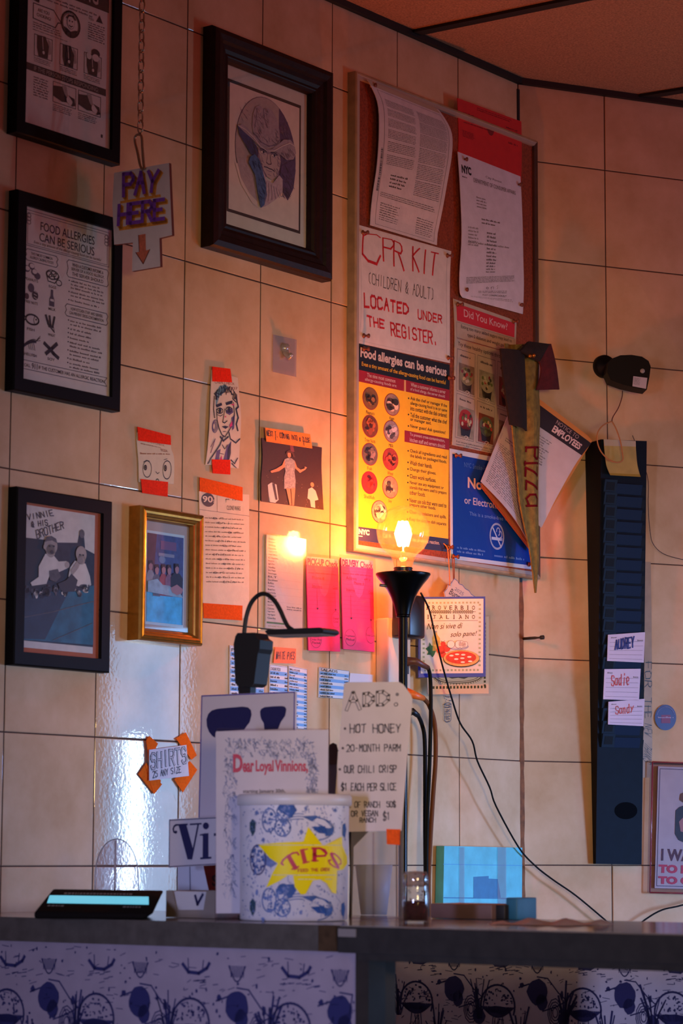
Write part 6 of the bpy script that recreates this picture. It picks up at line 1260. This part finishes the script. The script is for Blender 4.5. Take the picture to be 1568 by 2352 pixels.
# jar of chilli flakes
jc = on_z(954, 3.36, CT); jk = 3.36 / F_PX; r = 31 * jk
t = thing('spice_jar', jc, 'glass jar of dark red chilli flakes on the counter', 'jar')
def jz(y): return (2112 - y) * jk
mb = MB(); mb.lathe(jc, [(0, .001), (r, .001), (r, jz(2062)), (r * .97, jz(2046)), (r * .9, jz(2034)), (r * .9, jz(2026))], glassmat('jar_glass', '#f0ecea', .04, .06, .6), 36); mb.build('glass', t)
mb = MB(); mb.lathe(jc, [(0, .003), (r - .002, .003), (r - .002, jz(2064)), (r * .5, jz(2062)), (0, jz(2065))], M('#3c1008', .8, var=.5, vs=400, bump=.8, bs=500), 30); mb.build('chilli_flakes', t)
mb = MB(); mb.lathe(jc, [(r * .86, jz(2030)), (r * .95, jz(2028)), (r * .95, jz(2012)), (r * .9, jz(2003)), (r * .82, jz(1996)), (0, jz(1994))], glassmat('lid_glass', '#d8c6c0', .08, .16, .6, .05), 36)
rnd = random.Random(9); FLK = M('#5d1a10', .6)
for i in range(60):
    an = rnd.uniform(0, 6.28); z = rnd.choice([rnd.uniform(2000, 2018), rnd.uniform(2020, 2060)]); c = jc + Vector((math.cos(an) * r * .84, math.sin(an) * r * .84, jz(z))); d = rnd.uniform(.0015, .0035)
    mb.poly([c + Vector((rnd.uniform(-d, d), rnd.uniform(-d, d) * .4, rnd.uniform(-d, d))) for _ in range(4)], FLK)
mb.build('lid', t)

# payment terminal
A, B = fr(78, 2093, 3.46), fr(352, 2098, 3.46); Cc, Dd = fr(377, 2044, 3.63), fr(120, 2041, 3.63)
def rp(x, y, n=0.):
    p = A * (1 - x) * (1 - y) + B * x * (1 - y) + Cc * x * y + Dd * (1 - x) * y; nn = (B - A).cross(Dd - A).normalized(); return p + nn * n
t = thing('payment_terminal', Vector(((A.x + B.x) / 2, A.y + .08, CT)), 'dark sloped payment terminal with glowing cyan screen strip', 'payment terminal')
low = [Vector((p.x, p.y, CT + .0006)) for p in (A, B, Cc, Dd)]; low[1] += Vector((-.012, 0, 0)); low[2] += Vector((-.02, 0, 0)); low[3] += Vector((.0, .004, 0))
mb = MB(); mb.box8(low + [A, B, Cc, Dd], M('#1c1816', .9, spec=.03)); bevel(mb.build('body', t), .008, 3)
mb = MB(); mb.poly([rp(.06, .32, .0012), rp(.93, .32, .0012), rp(.895, .66, .0012), rp(.03, .66, .0012)], M('#62d2ee', .3, emit=.75)); mb.build('screen', t)
rnd = random.Random(6); gm = M('#6d7c88', .5)
for y0, y1, x0, x1 in ((.74, .8, .14, .74), (.2, .25, .08, .22), (.2, .25, .72, .86)):
    mb = MB(); x = x0
    while x < x1: w = rnd.uniform(.01, .03); mb.poly([rp(x, y0, .0008), rp(x + w, y0, .0008), rp(x + w, y1, .0008), rp(x, y1, .0008)], gm); x += w + .008
    mb.build('lettering', t)
# clear arched card holder
P = upright(on_z(268, 3.72, CT), -.2); t = thing('acrylic_holder', P.p3(268, 2100), 'clear arched acrylic holder behind the payment terminal', 'holder')
arc = [(215, 2104)] + [(268 - 50 * math.cos(math.pi * i / 24), 2030 - 103 * math.sin(math.pi * i / 24) ** .8) for i in range(25)] + [(322, 2104)]
uv = [P.at(x, y) for x, y in arc]; mb = MB(); mb.prism(P, uv[::-1], -.003, 0, ACR); mb.build('plate', t)
mb = MB(); mb.tube([P.pt(u, v, .0) for u, v in uv], .0008, M('#8d8a92', .2, coat=.5), 6); mb.build('edge', t)
mb = MB(); mb.tube([P.p3(265, 1930, .004), P.p3(263, 2102, .004)], .0014, M('#a9a6ac', .15, coat=.6), 8); mb.build('rib', t)
# card box
fbp = stand(438, 2109); P = Plane((fbp.x, fbp.y, 0), CN.U); u0, u1 = P.at(381, 2080)[0], P.at(499, 2080)[0]; v1 = P.at(440, 2046)[1]
t = thing('card_box', P.pt((u0 + u1) / 2, CT, -.025), 'small cardboard box of white business cards with a blue V', 'box')
KR = M('#8c7f76', .75, var=.06, vs=40); na = lambda x, y: P.at(x, y)
o_ = [(u0, CT + .0006), (u1, CT + .0006), (u1, v1), na(474, 2046), na(467, 2090), na(405, 2090), na(396, 2046), (u0, v1)]
mb = MB(); mb.prism(P, o_, -.002, 0, KR); mb.box(P, u0, u1, CT + .0006, v1, -.062, -.06, KR); mb.box(P, u1 - .002, u1, CT + .0006, v1, -.06, -.002, KR); mb.box(P, u0, u0 + .002, CT + .0006, v1, -.06, -.002, KR); mb.box(P, u0 + .002, u1 - .002, CT + .0006, CT + .002, -.06, -.002, KR); mb.build('box', t)
s = rsheet(P, u0 + .004, u1 - .004, CT + .0024, v1 - .001, -.004, M('#c9c6cc', .5), .012); s.hand('V', s.pxs((448, 2058), (465, 2055), (459, 2077), (448, 2077)), .004, NV2, 1, .05, 2); s.greek(.4, .75, .74, .82, 1, NV2, 1, 3)
o = s.build('business_cards'); tag(o, 'stack of white business cards inside the cardboard box', 'cards')
# pale folded card and red printed box behind the signs
P = upright(on_z(450, 3.74, CT), -.1); s = Sheet(P, [(408, 1975), (463, 1975), (492, 2104), (408, 2104)], M('#b4bdd0', .55), 0, .002); s.line([(.5, 0), (.36, 1)], .0018, M('#5d6480', .6), 1); tag(s.build('folded_card'), 'pale blue-white folded card below the lettered Vi sign', 'card')
P = upright(on_z(495, 3.82, CT), 0); s = Sheet(P, [(462, 1970), (540, 1970), (540, 2102), (470, 2102)], M('#7a2a24', .6, var=.2, vs=60), 0, .03); s.text('S', .28, .3, .48, .5, M('#2a1a24', .6), 1, .04); tag(s.build('red_box'), 'dark red printed box peeking out below the lettered Vi sign', 'box')
# pale tub cup seen through the menu stand
cc = on_z(858, 3.78, CT); ck = 3.78 / F_PX; mb = MB(); mb.lathe(cc, [(0, .0006), (30 * ck, .0006), (43 * ck, (2104 - 1990) * ck), (41 * ck, (2104 - 1990) * ck), (29 * ck, .003), (0, .003)], M('#a9b6cc', .5), 40); tag(mb.build('paper_cup'), 'pale blue-white paper cup seen through the clear menu stand', 'cup')
# boxes toward the back of the flap
def cbox(name, lab, cat, x0, x1, ytop, n0, d, hx):
    P = Plane(CN.pt(0, 0, n0), CN.U); a, b = P.at(x0, 2090)[0], P.at(x1, 2090)[0]; v = P.at((x0 + x1) / 2, ytop)[1]; mb = MB(); mb.box(P, a, b, CT + .0006, v, -d, 0, M(hx, .6, var=.1, vs=40)); tag(bevel(mb.build(name), .0015), lab, cat)
cbox('cardboard_box', 'flat mauve-brown box lying on the counter flap past the chilli jar', 'box', 988, 1129, 2076, -.36, .07, '#6a5254')
cbox('dark_box', 'small black box on the counter flap touching the teal one', 'box', 1131, 1159, 2078, -.37, .05, '#15131a')
cbox('teal_box', 'small teal box on the counter flap in front of the blue packet', 'box', 1161, 1187, 2062, -.38, .05, '#1d5d7c')
rnd = random.Random(14); c = CN.pt(CN.at(1040, 2100)[0], CT + .0008, -.22); mb = MB(); g = []
for j in range(9):
    for i in range(17): g.append(c + CN.U * ((i - 8) * .0075 + rnd.uniform(-.002, .002)) - CN.N * ((j - 4) * .014) + Vector((0, 0, max(0, .003 * math.sin(i * .9 + j) + rnd.uniform(0, .005)) if 0 < i < 16 and 0 < j < 8 else 0)))
mb.faces(g, [(j * 17 + i, j * 17 + i + 1, (j + 1) * 17 + i + 1, (j + 1) * 17 + i) for j in range(8) for i in range(16)], M('#a29ca6', .7, var=.1, vs=60), True)
tag(mb.build('crumpled_napkin'), 'crumpled beige paper lying flat on the counter flap', 'napkin')

# ------------------------------------------------------------------ hanging PAY HERE sign on its chain
hc = L.p3(325, 450, .10); P = upright(hc, -.60); STL = M('#b89f86', .25, .85)
t = thing('pay_sign', P.p3(327, 620), 'white PAY HERE arrow sign hanging from a chain', 'sign')
out = [(262, 397), (388, 374), (391, 450), (395, 540), (366, 547), (368, 612), (303, 623), (305, 557), (262, 562), (258, 470)]
s = Sheet(P, [(262, 397), (388, 374), (395, 540), (262, 562)], SGN, 0, .004); s.mb = MB(); PS = M('#efe2e4', .6, var=.05, vs=40); s.mb.prism(P, [P.at(x, y) for x, y in out][::-1], -.006, 0, PS, M('#6a2a1c', .7))
PU = M('#8a4ac4', .6, var=.15, vs=300); ORG_ = M('#f4a644', .6, var=.12, vs=300)
def blk(tx, q, th, m, k, dx=0, dy=0): s.hand(tx, s.pxs(*[(x + dx, y + dy) for x, y in q]), th, m, k, 0, 1, 5.2)
q1 = [(284, 400), (364, 392), (358, 438), (284, 450)]; q2 = [(274, 472), (376, 458), (376, 502), (272, 516)]
for qq, tx in ((q1, 'PAY'), (q2, 'HERE')):
    for dx, dy in ((2, 2), (4, 4), (6, 6)): blk(tx, qq, .0072, ORG_, 1, dx, dy)
    blk(tx, qq, .0062, PU, 3)
s.poly(s.pxs((276, 462), (368, 446), (370, 452), (276, 468)), ORG_, 1); s.poly(s.pxs((272, 522), (382, 505), (384, 514), (274, 530)), ORG_, 1)
ARR = M('#e07a5c', .6, var=.15, vs=200); s.poly(s.pxs((318, 540), (334, 537), (335, 575), (344, 573), (329, 606), (312, 580), (320, 578)), ARR, 1); s.line(s.pxs((318, 540), (320, 578)), .0012, M('#7a3428', .6), 2); s.line(s.pxs((312, 580), (329, 606), (344, 573)), .0014, M('#7a3428', .6), 2)
s.build('board', t)
top = P.p3(327, 382, .004)
mb = MB(); mb.tube(smooth([P.p3(x, y, .004) for x, y in ((328, 390), (322, 380), (316, 350), (310, 326), (311, 314), (318, 309), (325, 314), (327, 340), (330, 378), (332, 388))]), .0022, STL, 8); mb.build('clip_hook', t)
x0 = P.p3(322, 306, .004); Lk = .0215; n = int((CEIL - x0.z) / (Lk * .78)) + 1
ch = thing('hanging_chain', x0, 'slim steel chain hanging from the ceiling to the PAY HERE sign', 'chain')
lk = None
for i in range(n):
    z = x0.z + Lk * .78 * i
    if z + Lk > CEIL + .004: break
    if i < 2:
        mb = MB(); d = P.U if i == 0 else P.N; ring = []
        for k in range(15):
            an = 2 * math.pi * k / 14; ring.append(x0 + d * (.0052 * math.cos(an)) + Vector((0, 0, Lk * .78 * i + Lk / 2 + math.copysign(abs(math.sin(an)) ** .8, math.sin(an)) * Lk * .5)))
        mb.tube(ring, .0013, STL, 6, False); o = mb.build('link', ch); lk = (lk or []) + [o]
    else:
        o = lk[i % 2].copy(); C.objects.link(o); o.parent = ch; o.location = Vector((0, 0, Lk * .78 * (i - i % 2)))
